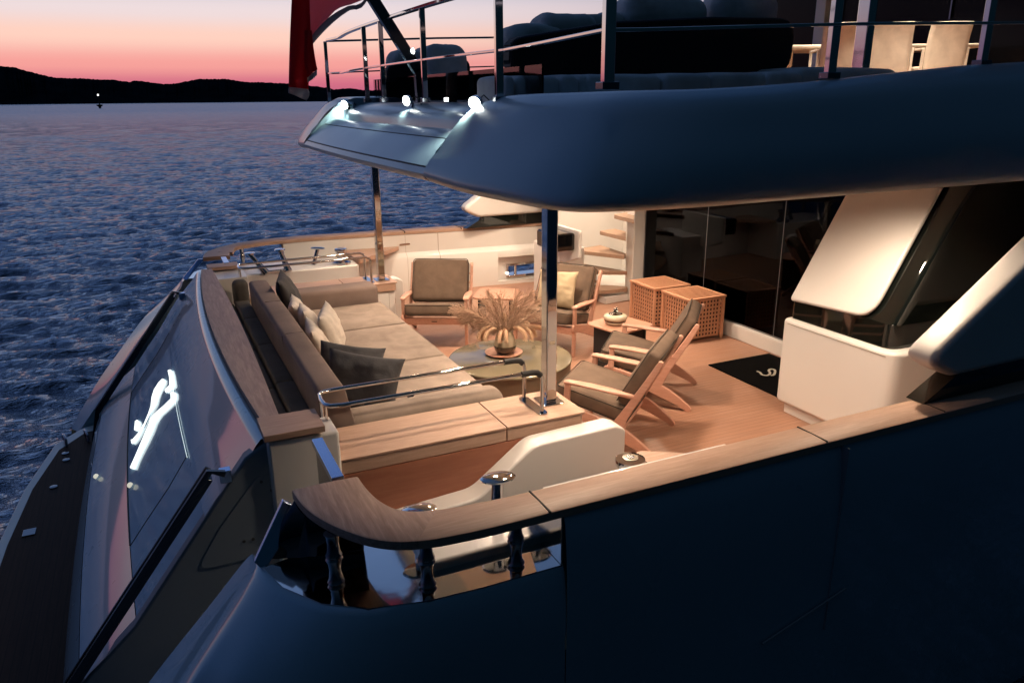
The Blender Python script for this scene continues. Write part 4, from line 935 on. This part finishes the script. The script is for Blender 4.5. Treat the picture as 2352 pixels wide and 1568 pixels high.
pillow('scatter_cushion', GREYC, (1.20, 5.50, .645), (.50, .40), rad(-30), rad(9), rad(-22), .17, 6, 'charcoal cushion lying behind the front one at the near end of the daybed', G)
pillow('scatter_cushion', GREYC, (1.20, 5.13, .66), (.56, .44), rad(-26), rad(8), rad(-30), .19, 8, 'large charcoal cushion nearest the camera at the near end of the daybed', G)

# ---- lounge chairs
def rod_profile(P, w):   # planks drawn as tapered bars in the y-z plane
    return P
def chair_parts(root):
    W2 = .345
    def plank(pts, ws, x, th, nm, mt=CHAIRW, bev=.006, par=root):
        """a flat board in the side plane: centre line pts (y,z) with widths ws"""
        P = [Vector((0, a, b)) for a, b in pts]; P2 = catmull(P, 5); n = len(P2); wq = np.interp(np.linspace(0, len(ws)-1, n), range(len(ws)), ws); l, r_ = [], []
        for i, p in enumerate(P2):
            t = (P2[min(i+1, n-1)]-P2[max(i-1, 0)]).normalized(); s = Vector((0, -t.z, t.y)); l.append(p+s*wq[i]/2); r_.append(p-s*wq[i]/2)
        # rounded ends
        e0 = (P2[0]-P2[1]).normalized(); e1 = (P2[-1]-P2[-2]).normalized()
        poly = l+[P2[-1]+e1*wq[-1]*.42*math.cos(a)+Vector((0, -e1.z, e1.y))*wq[-1]/2*math.sin(a) for a in (.9, .3, -.3, -.9)]+r_[::-1]+[P2[0]+e0*wq[0]*.42*math.cos(a)+Vector((0, -e0.z, e0.y))*wq[0]/2*math.sin(a) for a in (.9, .3, -.3, -.9)]
        m = MB(); m.prism([(x-th/2, p.y, p.z) for p in poly], (th, 0, 0)); return m.build(nm, mt, par, bevel=bev, seg=3)
    for s in (-1, 1):
        x = s*W2
        plank([(-.33, .315), (-.1, .255), (.16, .16), (.34, .06), (.40, .015)], [.075, .085, .105, .06, .042], x, .034, 'side_beam')
        plank([(.10, .20), (.20, .38), (.33, .60), (.425, .77)], [.095, .062, .052, .040], x, .032, 'back_post')
        plank([(-.285, .515), (-.292, .34), (-.305, .0)], [.040, .052, .030], x, .034, 'front_leg')
        # armrest: a flat tapering paddle
        m = MB(); rows = []
        for y, z, w, h in ((-.315, .525, .02, .012), (-.31, .527, .045, .022), (-.28, .530, .062, .026), (-.1, .520, .080, .026), (.06, .505, .085, .026), (.16, .490, .050, .030), (.24, .478, .034, .034), (.285, .48, .032, .04)):
            rows.append([(x+a*w/2, y, z+b*h/2) for a, b in ((-1, -.35), (-.7, -1), (.7, -1), (1, -.35), (1, .35), (.7, 1), (-.7, 1), (-1, .35))])
        m.grid(rows, True); m.f.append(tuple(range(8))); k = (len(rows)-1)*8; m.f.append(tuple(k+i for i in range(8))); m.build('armrest', CHAIRW, root, smooth=50)
    m = MB(); m.box(-W2, W2, -.345, -.318, .25, .325); fr = m.build('front_rail', CHAIRW, root, bevel=.006)
    m = MB(); m.box(-.03, .03, -.349, -.344, .283, .292); m.build('maker_plate', BLACKM, fr)
    m = MB(); m.tube([(-W2, .13, .17), (W2, .13, .17)], .018, 12); m.build('rear_rail', CHAIRW, root)
    for t in (.25, .5, .75):
        y = .20+.22*t; z = .38+.38*t; m = MB(); m.tube([(-W2, y+.015, z), (W2, y+.015, z)], .011, 10); m.build('back_slat', CHAIRW, root)
    # seat cushion, tilted back
    T = Matrix.Translation((0, -.10, .36)) @ Matrix.Rotation(rad(-13), 4, 'X')
    m = MB(); m.rbox((0, -.01, 0), (.64, .60, .125), .04, T, 4, .012); wrinkle(m, .004, 5, 1); c = m.build('seat_cushion', OLIVE, root, smooth=60)
    for zz in (.052, -.05):
        m = MB(); P = round_poly([(-.318, -.308), (.318, -.308), (.318, .288), (-.318, .288)], .04); m.tube([T @ Vector((a, b, zz)) for a, b in P+P[:1]], .004, 6, cap=False); m.build('piping', PIPING, c)
    T = Matrix.Translation((0, .255, .605)) @ Matrix.Rotation(rad(-29), 4, 'X')
    m = MB(); 
    m.rbox((0, 0, 0), (.64, .50, .12), .045, T @ Matrix.Rotation(rad(90), 4, 'X'), 4, .014); wrinkle(m, .004, 5, 4); c = m.build('back_cushion', OLIVE, root, smooth=60)
    for zz in (.05, -.05):
        T2 = T @ Matrix.Rotation(rad(90), 4, 'X'); m = MB(); P = round_poly([(-.318, -.248), (.318, -.248), (.318, .248), (-.318, .248)], .045); m.tube([T2 @ Vector((a, b, zz)) for a, b in P+P[:1]], .004, 6, cap=False); m.build('piping', PIPING, c)
GC = 'lounge chairs around the coffee table'
ch = empty('lounge_chair', (3.155, 4.815, 0), rad(221.3), 'wooden lounge chair with olive cushions nearest the camera, its back to the near rail', 'lounge chair', GC)
chair_parts(ch)
for (x, y, a, lb) in ((3.92, 5.45, 227.8, 'wooden lounge chair just behind the nearest one and in front of the slatted crates'),
                      (2.79, 7.94, -28, 'wooden lounge chair seen from the front beside the far end of the daybed'),
                      (3.85, 7.11, -53, 'wooden lounge chair holding a sand coloured cushion, in front of the stairs')):
    c = copy_tree(ch); c.location = (x, y, 0); c.rotation_euler = (0, 0, rad(a)); c['label'] = lb
pillow('scatter_cushion', SAND, (3.86, 7.115, .625), (.44, .42), rad(-24), 0, rad(-53+8), .15, 11, 'square sand coloured cushion on the chair in front of the stairs')

# ---- drum coffee table, tray, vase, grasses
ct = empty('coffee_table', (2.77, 5.98, 0), 0, 'low round olive drum coffee table with a glossy top in the middle of the deck', 'coffee table')
m = MB(); m.lathe([(.50, .03), (.545, .05), (.55, .30), (.55, .335)], (0, 0, 0), 72); m.build('drum', TSIDE, ct, smooth=50)
m = MB(); m.lathe([(.55, .337), (.558, .341), (.56, .352), (.556, .36), (.548, .362)], (0, 0, 0), 72); m.build('table_top', TTOP, ct, smooth=50)
m = MB(); m.lathe([(.45, 0), (.45, .03)], (0, 0, 0), 48); m.build('recessed_foot', BLACKM, ct)
tp = at(1157, 809, z=.375)
tr_ = MB().lathe([(.12, .0), (.155, .004), (.172, .016), (.174, .022), (.168, .022), (.15, .012), (.01, .011)], (0, 0, 0), 56).build('serving_tray', TRAYW, smooth=50); tr_.location = (tp.x, tp.y, .3625); tag(tr_, 'round wooden tray under the vase on the coffee table', 'tray')
vs = empty('vase', (tp.x+.01, tp.y-.01, .375), 0, 'two tone ceramic vase, taupe above and dark brown below, on the wooden tray', 'vase')
m = MB(); m.lathe([(.05, 0), (.078, .006), (.095, .03), (.102, .06), (.101, .078)], (0, 0, 0), 48); m.build('dark_base', CERB, vs, smooth=60)
m = MB(); m.lathe([(.1012, .0775), (.097, .11), (.086, .15), (.072, .185), (.066, .205), (.067, .212), (.062, .212), (.06, .19)], (0, 0, 0), 48); m.build('taupe_neck', CERG, vs, smooth=60)
grs = empty('dried_grasses', (tp.x+.01, tp.y-.01, .56), 0, 'bunch of dried pampas plumes and drooping bunny tails in the vase', 'dried grasses')
rg = random.Random(12)
vx = CR; vdir = Vector((CR[0], CR[1], 0))      # sideways in the photo
def stalk(az, lean, length, droop, n=12):
    P = [Vector((0, 0, -.08))]; p = Vector((0, 0, 0)); el = rad(90-lean); d0 = Vector((math.cos(az), math.sin(az), 0))
    for i in range(n):
        P.append(p.copy()); e = el-droop*(i/n)**1.5; p = p+(d0*math.cos(e)+Vector((0, 0, 1))*math.sin(e))*length/n
    P.append(p); return P
def plume(m, P, spread, cnt, ln, rg, start=.25):
    """a feather of side branches, each a thin curved strand carrying short hairs"""
    n = len(P)
    for k in range(cnt):
        t = start+(1-start)*(k+rg.random())/cnt; i = min(n-2, int(t*(n-1))); p = P[i].lerp(P[i+1], t*(n-1)-i); d = (P[i+1]-P[i]).normalized()
        rr = Vector((rg.gauss(0, 1), rg.gauss(0, 1), rg.gauss(0, 1))); rr = (rr-d*rr.dot(d)).normalized()
        u = (t-start)/(1-start); L_ = ln*(.45+.75*math.sin(math.pi*min(1, .12+u*.9)))*rg.uniform(.6, 1.1); a = spread*rg.uniform(.5, 1.3)*(1-.35*u)
        v_ = (d*math.cos(a)+rr*math.sin(a)).normalized(); q = p; w = d.cross(rr).normalized()*rg.uniform(.0009, .0018); pts = [q]
        for _ in range(5):
            v_ = (v_+Vector((0, 0, -.10))+Vector((rg.gauss(0, .07), rg.gauss(0, .07), rg.gauss(0, .07)))).normalized(); q = q+v_*L_/5; pts.append(q)
        for a0, b0 in zip(pts, pts[1:]): m.add([a0-w, a0+w, b0+w*.7, b0-w*.7], [(0, 1, 2, 3)])
        for _ in range(16):
            e = rg.randrange(1, 6); b0 = pts[e-1].lerp(pts[e], rg.random()); dd = (pts[e]-pts[e-1]).normalized(); hv = (dd+Vector((rg.gauss(0, .5), rg.gauss(0, .5), rg.gauss(0, .5)))).normalized(); ww = hv.orthogonal().normalized()*.0011
            m.add([b0-ww, b0+ww, b0+hv*rg.uniform(.008, .020)], [(0, 1, 2)])
base_az = math.atan2(CR[1], CR[0])
# feathery mauve plumes: to the left, and two rising
for daz, lean, ln, dr_, r, cnt in ((2.95, 62, .52, .25, .055, 1500), (3.25, 50, .50, .5, .05, 1300), (2.7, 70, .46, .2, .05, 1200), (2.6, 22, .40, .15, .035, 900), (.35, 34, .44, .1, .045, 1200), (.1, 42, .46, .25, .04, 1000), (2.9, 30, .36, .2, .05, 700), (3.05, 56, .42, .6, .05, 1000), (.6, 20, .38, .2, .05, 900), (2.2, 12, .34, .1, .05, 700), (-.3, 50, .40, .4, .05, 800)):
    P = stalk(base_az+daz, lean, ln, dr_); m = MB(); plume(m, P, .85 if r > .04 else .55, int(cnt/4), .150 if r > .04 else .105, rg, .16); q = m.build('pampas_plume', PLUMEP, grs, smooth=0, merge=False, recalc=False)
    m = MB(); m.tube(P, .0016, 5); m.build('stem', STEM, q)
# drooping bunny tails
for daz, lean, ln, dr_ in ((3.3, 48, .33, 2.6), (3.0, 55, .30, 2.7), (2.75, 40, .30, 2.9), (3.6, 45, .28, 2.8), (-1.5, 40, .24, 3.0), (-.2, 48, .34, 2.6), (.15, 52, .36, 2.3), (-.5, 42, .30, 2.8), (-.05, 66, .34, .7), (.3, 30, .32, 2.6), (2.4, 32, .26, 2.7), (-1.9, 45, .22, 3.0), (.9, 30, .3, 2.4), (1.6, 25, .3, 2.2)):
    P = stalk(base_az+daz, lean, ln, dr_, 16); m = MB(); k = 7
    n = len(P)-k; m.tube(P[k:], [.005+.014*math.sin(math.pi*min(1, (i+.6)/n))**.5 for i in range(n)], 8)
    for _ in range(1500):
        i = k+min(n-2, int(rg.random()*(n-1))); p = P[i].lerp(P[i+1], rg.random()); d = (P[i+1]-P[i]).normalized(); rd_ = Vector((rg.gauss(0, 1), rg.gauss(0, 1), rg.gauss(0, 1))); rd_ = (rd_-d*rd_.dot(d)).normalized()
        w = d.cross(rd_).normalized()*.0016; m.add([p+rd_*.010-w, p+rd_*.010+w, p+rd_*rg.uniform(.018, .030)+d*.014], [(0, 1, 2)])
    q = m.build('drooping_plume', PLUME, grs, smooth=0, merge=False, recalc=False)
    m = MB(); m.tube(P[:k+2], .0018, 5); m.build('stem', STEM, q)

# ---- side tables with wooden tops on black frames
def side_table(x, y, rz, lb, s=.50, h=.46):
    t = empty('side_table', (x, y, 0), rz, lb, 'side table', 'side tables between the lounge chairs'); a = s/2
    m = MB(); m.xy(round_poly([(-a, -a), (a, -a), (a, a), (-a, a)], .09, 6), h-.018, h); m.build('table_top', TRAYW, t, bevel=.005, seg=3)
    for sx in (-1, 1):
        m = MB(); m.box(sx*a*.72-.008, sx*a*.72+.008, -a*.72, a*.72, 0, h-.02); m.build('leg_plate', BLACKM, t, bevel=.003)
    m = MB(); m.box(-a*.72, a*.72, -.05, .05, h-.035, h-.019); m.build('cross_bar', BLACKM, t); return t
side_table(4.06, 6.16, rad(14), 'small wooden topped side table carrying the lidded jar')
side_table(3.48, 7.86, rad(-35), 'small wooden topped side table between the two far lounge chairs')
jp = at(1413, 741, z=.47)
jr = empty('lidded_jar', (jp.x, jp.y, .461), 0, 'round cream jar with brown bands and a dark knob on the side table', 'jar')
m = MB(); m.lathe([(.075, 0), (.098, .01), (.105, .022), (.107, .03)], (0, 0, 0), 40); m.build('bowl', CERT, jr, smooth=60)
m = MB(); m.lathe([(.1072, .03), (.109, .038), (.1072, .046)], (0, 0, 0), 40); m.build('brown_band', CERB, jr, smooth=60)
m = MB(); m.lathe([(.1075, .046), (.116, .060), (.118, .078), (.108, .092), (.08, .100), (.02, .104)], (0, 0, 0), 40); lid = m.build('lid', CERT, jr, smooth=60)
m = MB(); m.lathe([(.07, .1015), (.066, .106), (.05, .108), (.01, .109)], (0, 0, 0), 32); m.build('lid_ring', CERB, lid, smooth=60)
m = MB()
for k in range(9):
    a = k*2.4; m.rbox((.014*math.cos(a)*(1 if k else 0), .014*math.sin(a), .118+.005*k), (.022, .016, .012), .006, None, 2)
m.build('knob', BLACK, lid, smooth=60)

# ---- slatted wooden crates
def crate(x0, x1, y0, y1, lb):
    cx_, cy_ = (x0+x1)/2, (y0+y1)/2; w, d, h = x1-x0, y1-y0, .50
    r = empty('slatted_crate', (cx_, cy_, 0), 0, lb, 'crate', 'slatted crates by the glass doors')
    a, b = w/2, d/2
    for sx in (-1, 1):
        for sy in (-1, 1):
            m = MB(); m.box(sx*a-(.03 if sx > 0 else 0), sx*a+(.03 if sx < 0 else 0), sy*b-(.03 if sy > 0 else 0), sy*b+(.03 if sy < 0 else 0), 0, .475); m.build('corner_post', CRATEW, r, bevel=.003)
    def lattice(u0, u1, v0, v1, n, mk, nm, par=r):
        m = MB(); st = (u1-u0)/n; bw = st*.42
        for i in range(n+1):
            u = u0+(u1-u0)*i/n; mk(m, max(u0, u-bw/2), min(u1, u+bw/2), v0, v1, 0)
        kv = round((v1-v0)/st); 
        for j in range(kv+1):
            vv = v0+(v1-v0)*j/kv; mk(m, u0, u1, max(v0, vv-bw/2), min(v1, vv+bw/2), 1)
        return m.build(nm, CRATEW, par, smooth=0, merge=False)
    e = .010; t = .008
    lattice(-a+.03, a-.03, .05, .465, 10, lambda m, p, q, s, u, k: m.box(p, q, -b+e+k*t*.999, -b+e+t+k*t, s, u), 'side_panel')
    lattice(-a+.03, a-.03, .05, .465, 10, lambda m, p, q, s, u, k: m.box(p, q, b-e-t-k*t, b-e-k*t*.999, s, u), 'side_panel')
    lattice(-b+.03, b-.03, .05, .465, 10, lambda m, p, q, s, u, k: m.box(-a+e+k*t*.999, -a+e+t+k*t, p, q, s, u), 'side_panel')
    lattice(-b+.03, b-.03, .05, .465, 10, lambda m, p, q, s, u, k: m.box(a-e-t-k*t, a-e-k*t*.999, p, q, s, u), 'side_panel')
    m = MB(); L_ = a+.008; K = b+.008
    for p in ((-L_, L_, -K, -K+.035), (-L_, L_, K-.035, K), (-L_, -L_+.035, -K+.035, K-.035), (L_-.035, L_, -K+.035, K-.035)): m.box(*p, .478, .50)
    lidf = m.build('lid', CRATEW, r, bevel=.002, merge=False)
    lattice(-a+.03, a-.03, -b+.03, b-.03, 10, lambda m, p, q, s, u, k: m.box(p, q, s, u, .482+k*.0079, .490+k*.008), 'lid_lattice', lidf)
    m = MB(); m.box(-a+.035, a-.035, -b+.035, b-.035, .03, .05); m.build('crate_bottom', CRATEW, r, smooth=0)
    m = MB(); m.box(-a+.04, a-.04, -b+.04, b-.04, .05, .44); m.build('shade_core', mat('crate_shade', (.045, .012, .006), .9), r, smooth=0)  # dark box inside the crate, its colour standing for shade behind the holes
crate(5.15, 5.65, 6.48, 6.98, 'slatted wooden crate standing nearer the door mat, its right side in view')
crate(5.12, 5.62, 7.08, 7.58, 'slatted wooden crate nearer the stairs, partly behind the other crate')

# ---- door mat with a pale emblem
mt_ = MB().xy([(4.90, 4.55), (5.70, 4.55), (5.70, 5.80), (4.90, 5.80)], .001, .014).build('door_mat', MATB, smooth=0, bevel=.003); tag(mt_, 'black door mat with a pale curling emblem in front of the glass doors', 'door mat')
def zm(x, y): return ((1300+x/3.267)*.9408, (700+y/3.267)*.9408)
P = [at(*zm(*q), z=.017) for q in ((1790, 672), (1815, 682), (1832, 700), (1870, 706), (1895, 690), (1885, 665), (1910, 655), (1935, 668), (1925, 700), (1900, 706))]
P = catmull(P, 5); m = MB(); m.bar(P, .022, .004); m.build('emblem', LOGOG, mt_, smooth=0)

# ================================================================== UPPER DECK FURNITURE
def quad_box(m, c, s, rz=0, r=.05, puff=.02): m.rbox((0, 0, 0), s, r, Matrix.Translation(c) @ Matrix.Rotation(rz, 4, 'Z'), 3, puff)
YS = 5.25
def up(px, py, y=YS): return at(px, py, y=y)
def deck_sofa(name, outline, y, d, lab, cushions, skirt):
    r = empty(name, (up(*outline[0], y).x, y, 2.45), 0, lab, 'sofa', 'covered sofas on the upper deck'); o = r.location
    P = [up(px, py, y) for px, py in outline]; m = MB(); m.prism(round_3(P, .17, y), (0, d, 0)); m.v = [(a-o[0], b-o[1], c-o[2]) for a, b, c in m.v]
    bk = m.build('wicker_back', WICK, r, bevel=.03, seg=3)
    for px0, px1, py0, py1, dy in cushions:
        a, b = up(px0, py1, y+dy), up(px1, py0, y+dy); m = MB(); m.rbox(((a.x+b.x)/2, y+dy+.16, (a.z+b.z)/2), (b.x-a.x, .32, b.z-a.z), min(.11, (b.z-a.z)*.45), None, 4, .02)
        wrinkle(m, .022, 3.4, px0*.01); m.v = [(p[0]-o[0], p[1]-o[1], p[2]-o[2]) for p in m.v]; m.build('covered_cushion', COVER, r, smooth=70)
    return r
def round_3(P, r, y):
    q = round_poly([(p.x, p.z) for p in P], r, 6); return [(a, y, b) for a, b in q]
deck_sofa('deck_sofa', [(1178, 182), (1166, 88), (1420, 48), (1640, 38), (1832, 42), (1818, 166)], YS, .16, 'big dark wicker sofa with grey covered cushions behind the near rail of the upper deck',
          [(1172, 1300, 62, 120, .16), (1250, 1385, 36, 100, .20), (1400, 1445, 30, 80, .2), (1440, 1640, -6, 80, .18), (1650, 1800, -14, 80, .18), (1340, 1460, 40, 90, .25)], None)
deck_sofa('deck_sofa', [(893, 205), (885, 150), (960, 138), (1085, 132), (1078, 202)], 7.9, .14, 'smaller dark wicker sofa with grey covered cushions at the far side of the stern',
          [(905, 985, 118, 165, .1), (965, 1010, 110, 160, .12), (985, 1080, 108, 190, -.28)], None)
# sunpads below the big sofa
sp_ = empty('sunpad_row', (2.4, 4.7, 2.5), 0, 'row of pale rounded sunpads on the upper deck below the dark sofa', 'sunpads')
xs_p = [(1161, 1185), (1186, 1292), (1290, 1335), (1330, 1362), (1350, 1412), (1395, 1525), (1528, 1640), (1630, 1775), (1762, 1850)]
for k, (a, b) in enumerate(xs_p):
    yy_ = 4.7+.03*(k % 2); A, B = at(a, 200, y=yy_), at(b, 172+(-4 if a > 1600 else 0), y=yy_); z1 = at((a+b)/2, 176-(a-1160)*.016, y=yy_).z
    m = MB(); m.rbox(((A.x+B.x)/2, yy_+.25, (2.50+z1)/2), (B.x-A.x, .5, z1-2.50), .055, None, 4, .01); m.v = [(p[0]-2.4, p[1]-4.7, p[2]-2.5) for p in m.v]; m.build('pad', PADS, sp_, smooth=70)
pr = MB(); A, B = at(1835, 190, y=4.75), at(2070, 163, y=4.75); pr.rbox(((A.x+B.x)/2, 5.15, (2.5+at(1950, 158, y=4.75).z)/2), (B.x-A.x, .8, at(1950, 158, y=4.75).z-2.5), .07, None, 4, .02)
o = pr.build('sunpad', PADS, smooth=70); tag(o, 'long rounded sunpad in front of the dining chairs', 'sunpad')
# beige seat seen through the stern windscreen
m = MB(); m.rbox((2.95, 6.9, 2.58), (.8, 2.6, .36), .06, None, 3, .01); o = m.build('stern_seat', PADS, smooth=60); tag(o, 'low pale seat block behind the stern windscreen of the upper deck', 'seat')
# dining chairs and table
def dchair():
    r = empty('dining_chair', (0, 0, 0), 0, 'x', 'dining chair', 'dining chairs on the upper deck')
    m = MB(); rows = []
    for z, x in ((.28, -.17), (.42, -.20), (.60, -.225), (.78, -.26), (.90, -.30), (.93, -.31)):
        rows.append([(x+.03*(1-(2*i/8-1)**2)*-1, -.25+.5*i/8, z) for i in range(9)])
    m.grid(rows); m.build('back_panel', DCHAIR, r, solid=.018)
    m = MB(); m.rbox((.03, 0, .45), (.46, .48, .06), .025); m.build('seat', DCHAIR, r)
    for sy in (-1, 1):
        m = MB(); m.bar([(-.19, sy*.27, 0), (-.21, sy*.27, .45), (-.22, sy*.27, .66)], .03, .03, (0, 1, 0)); m.build('leg', DCHAIR, r, bevel=.004)
        m = MB(); m.bar([(.24, sy*.27, 0), (.24, sy*.27, .65)], .03, .03, (0, 1, 0)); m.build('leg', DCHAIR, r, bevel=.004)
        m = MB(); m.bar([(-.23, sy*.27, .66), (.25, sy*.27, .66)], .035, .02, (0, 0, 1)); m.build('arm', DCHAIR, r, bevel=.004)
    return r
dc = dchair()
for i, (px, dep, lb, rz) in enumerate(((1912, 6.885, 'cream dining chair on the upper deck, left of the three, beside the cream column', -2), (2028, 6.64, 'middle cream dining chair on the upper deck, partly behind the steel column', -14), (2140, 6.40, 'right hand cream dining chair on the upper deck, fully in view', 3))):
    c = dc if i == 0 else copy_tree(dc); c.scale = (.93, .88, 1); d = at(px, 205, y=dep); t = 1.0
    c.location = ((d*t)[0], (d*t)[1], 2.43); c.rotation_euler = (0, 0, rad(57+rz)); c['label'] = lb
A = at(1890, 95, y=6.9); dt = empty('dining_table', (8.30, 7.38, 2.43), rad(65), 'long cream dining table in front of the cream chairs', 'dining table')
m = MB(); m.rbox((0, 0, .72), (1.0, 2.4, .05), .02); m.build('table_top', DCHAIR, dt)
for sy in (-1, 1): m = MB(); m.box(-.3, .3, sy*1.0-.04, sy*1.0+.04, 0, .70); m.build('leg', DCHAIR, dt, bevel=.01)
# far right armchair with an olive cushion
r = empty('deck_armchair', (7.0, 3.9, 2.43), rad(20), 'dark deck armchair with a yellowish cushion at the right edge of the upper deck', 'armchair')
m = MB(); m.rbox((0, 0, .30), (.8, .8, .3), .06); m.build('seat', WICK, r); m = MB(); m.rbox((.3, 0, .55), (.2, .8, .4), .06); m.build('backrest', WICK, r)
pillow('scatter_cushion', SAND, (6.75, 3.95, 2.98), (.45, .34), rad(-12), 0, rad(75), .15, 21, 'yellowish cushion on the dark armchair at the right edge of the upper deck')

# ================================================================== ENSIGN
fl = empty('ensign', tuple(at(700, 60, y=YC)), 0, 'red ensign with a pale border hanging in folds from the leaning staff', 'flag'); FO = fl.location.copy()
def cloth(A, B, nm, mt, y=YC, ny=14, nx=10, fold=.02, ph=0, dy=0, par=None):
    """sheet between two hanging edge curves A and B (pixels measured in the photo, one real distance)"""
    A = catmull([at(px, py, y=y+dy) for px, py in A], 6); B = catmull([at(px, py, y=y+dy) for px, py in B], 6)
    rows = []
    for i in range(ny+1):
        t = i/ny; a = A[int(t*(len(A)-1))]; b = B[int(t*(len(B)-1))]; rows.append([a.lerp(b, j/nx)+Vector((0, fold*math.sin(j/nx*7+ph+t*1.5)*min(1, .3+t), 0)) for j in range(nx+1)])
    m = MB(); m.grid(rows); m.v = [tuple(Vector(p)-FO) for p in m.v]; return m.build(nm, mt, par or fl, smooth=80, solid=.003)
f1 = cloth([(676, -90), (671, 0), (667, 100), (664, 200)], [(712, -90), (712, 0), (714, 100), (708, 205)], 'hanging_fold', RED, ph=1, fold=.03)
cloth([(664, 200), (663, 205), (663, 208), (663, 214)], [(708, 205), (711, 212), (710, 222), (704, 231)], 'border', WHITEB, par=f1, ph=1, ny=6)
f2 = cloth([(705, -110), (703, -20), (702, 60), (696, 124)], [(905, -150), (842, -10), (770, 25), (697, 115)], 'flying_part', RED_LIT, dy=.10, ph=0, fold=.015, nx=16)
cloth([(905, -130), (838, -2), (800, 14), (760, 37), (722, 75), (700, 112)], [(905, -110), (838, 10), (804, 24), (768, 50), (730, 88), (697, 131)], 'border', WHITEB, par=f2, dy=.08, ny=20, nx=3, fold=.0)
f3 = cloth([(700, 70), (700, 110), (700, 150), (706, 178)], [(716, 70), (720, 110), (725, 145), (728, 160)], 'inner_fold', RED, dy=-.06, ph=2)
cloth([(706, 178), (706, 182), (707, 186), (707, 190)], [(728, 160), (728.5, 164), (729, 169), (729, 173)], 'border', WHITEB, par=f3, dy=-.06, ny=4)

# ================================================================== BUOY
bd = at(230, 249, z=WATZ); 
by_ = empty('channel_buoy', (bd.x, bd.y, WATZ), 0, 'small dark channel buoy with a white lamp on the open water', 'buoy'); hb = 1.0*bd.length/1850
m = MB(); m.lathe([(2.2*hb, -.3*hb), (2.4*hb, 3*hb), (3.6*hb, 3.6*hb), (6*hb, 5.5*hb), (6*hb, 7*hb), (1.5*hb, 7.5*hb)], (0, 0, 0), 16); m.build('float', mat('buoy_paint', (.01, .012, .016), .8), by_)
m = MB(); m.tube([(0, 0, 7*hb), (0, 0, 24*hb)], [1.1*hb, .7*hb], 8); m.build('mast', MATS['buoy_paint'], by_)
m = MB(); m.lathe([(.5*hb, 24*hb), (1.5*hb, 25*hb), (1.5*hb, 27*hb), (.4*hb, 28*hb)], (0, 0, 0), 12); m.build('lamp', mat('buoy_light', (1, 1, 1), .4, emit=((1, 1, .95), 2.2)), by_)
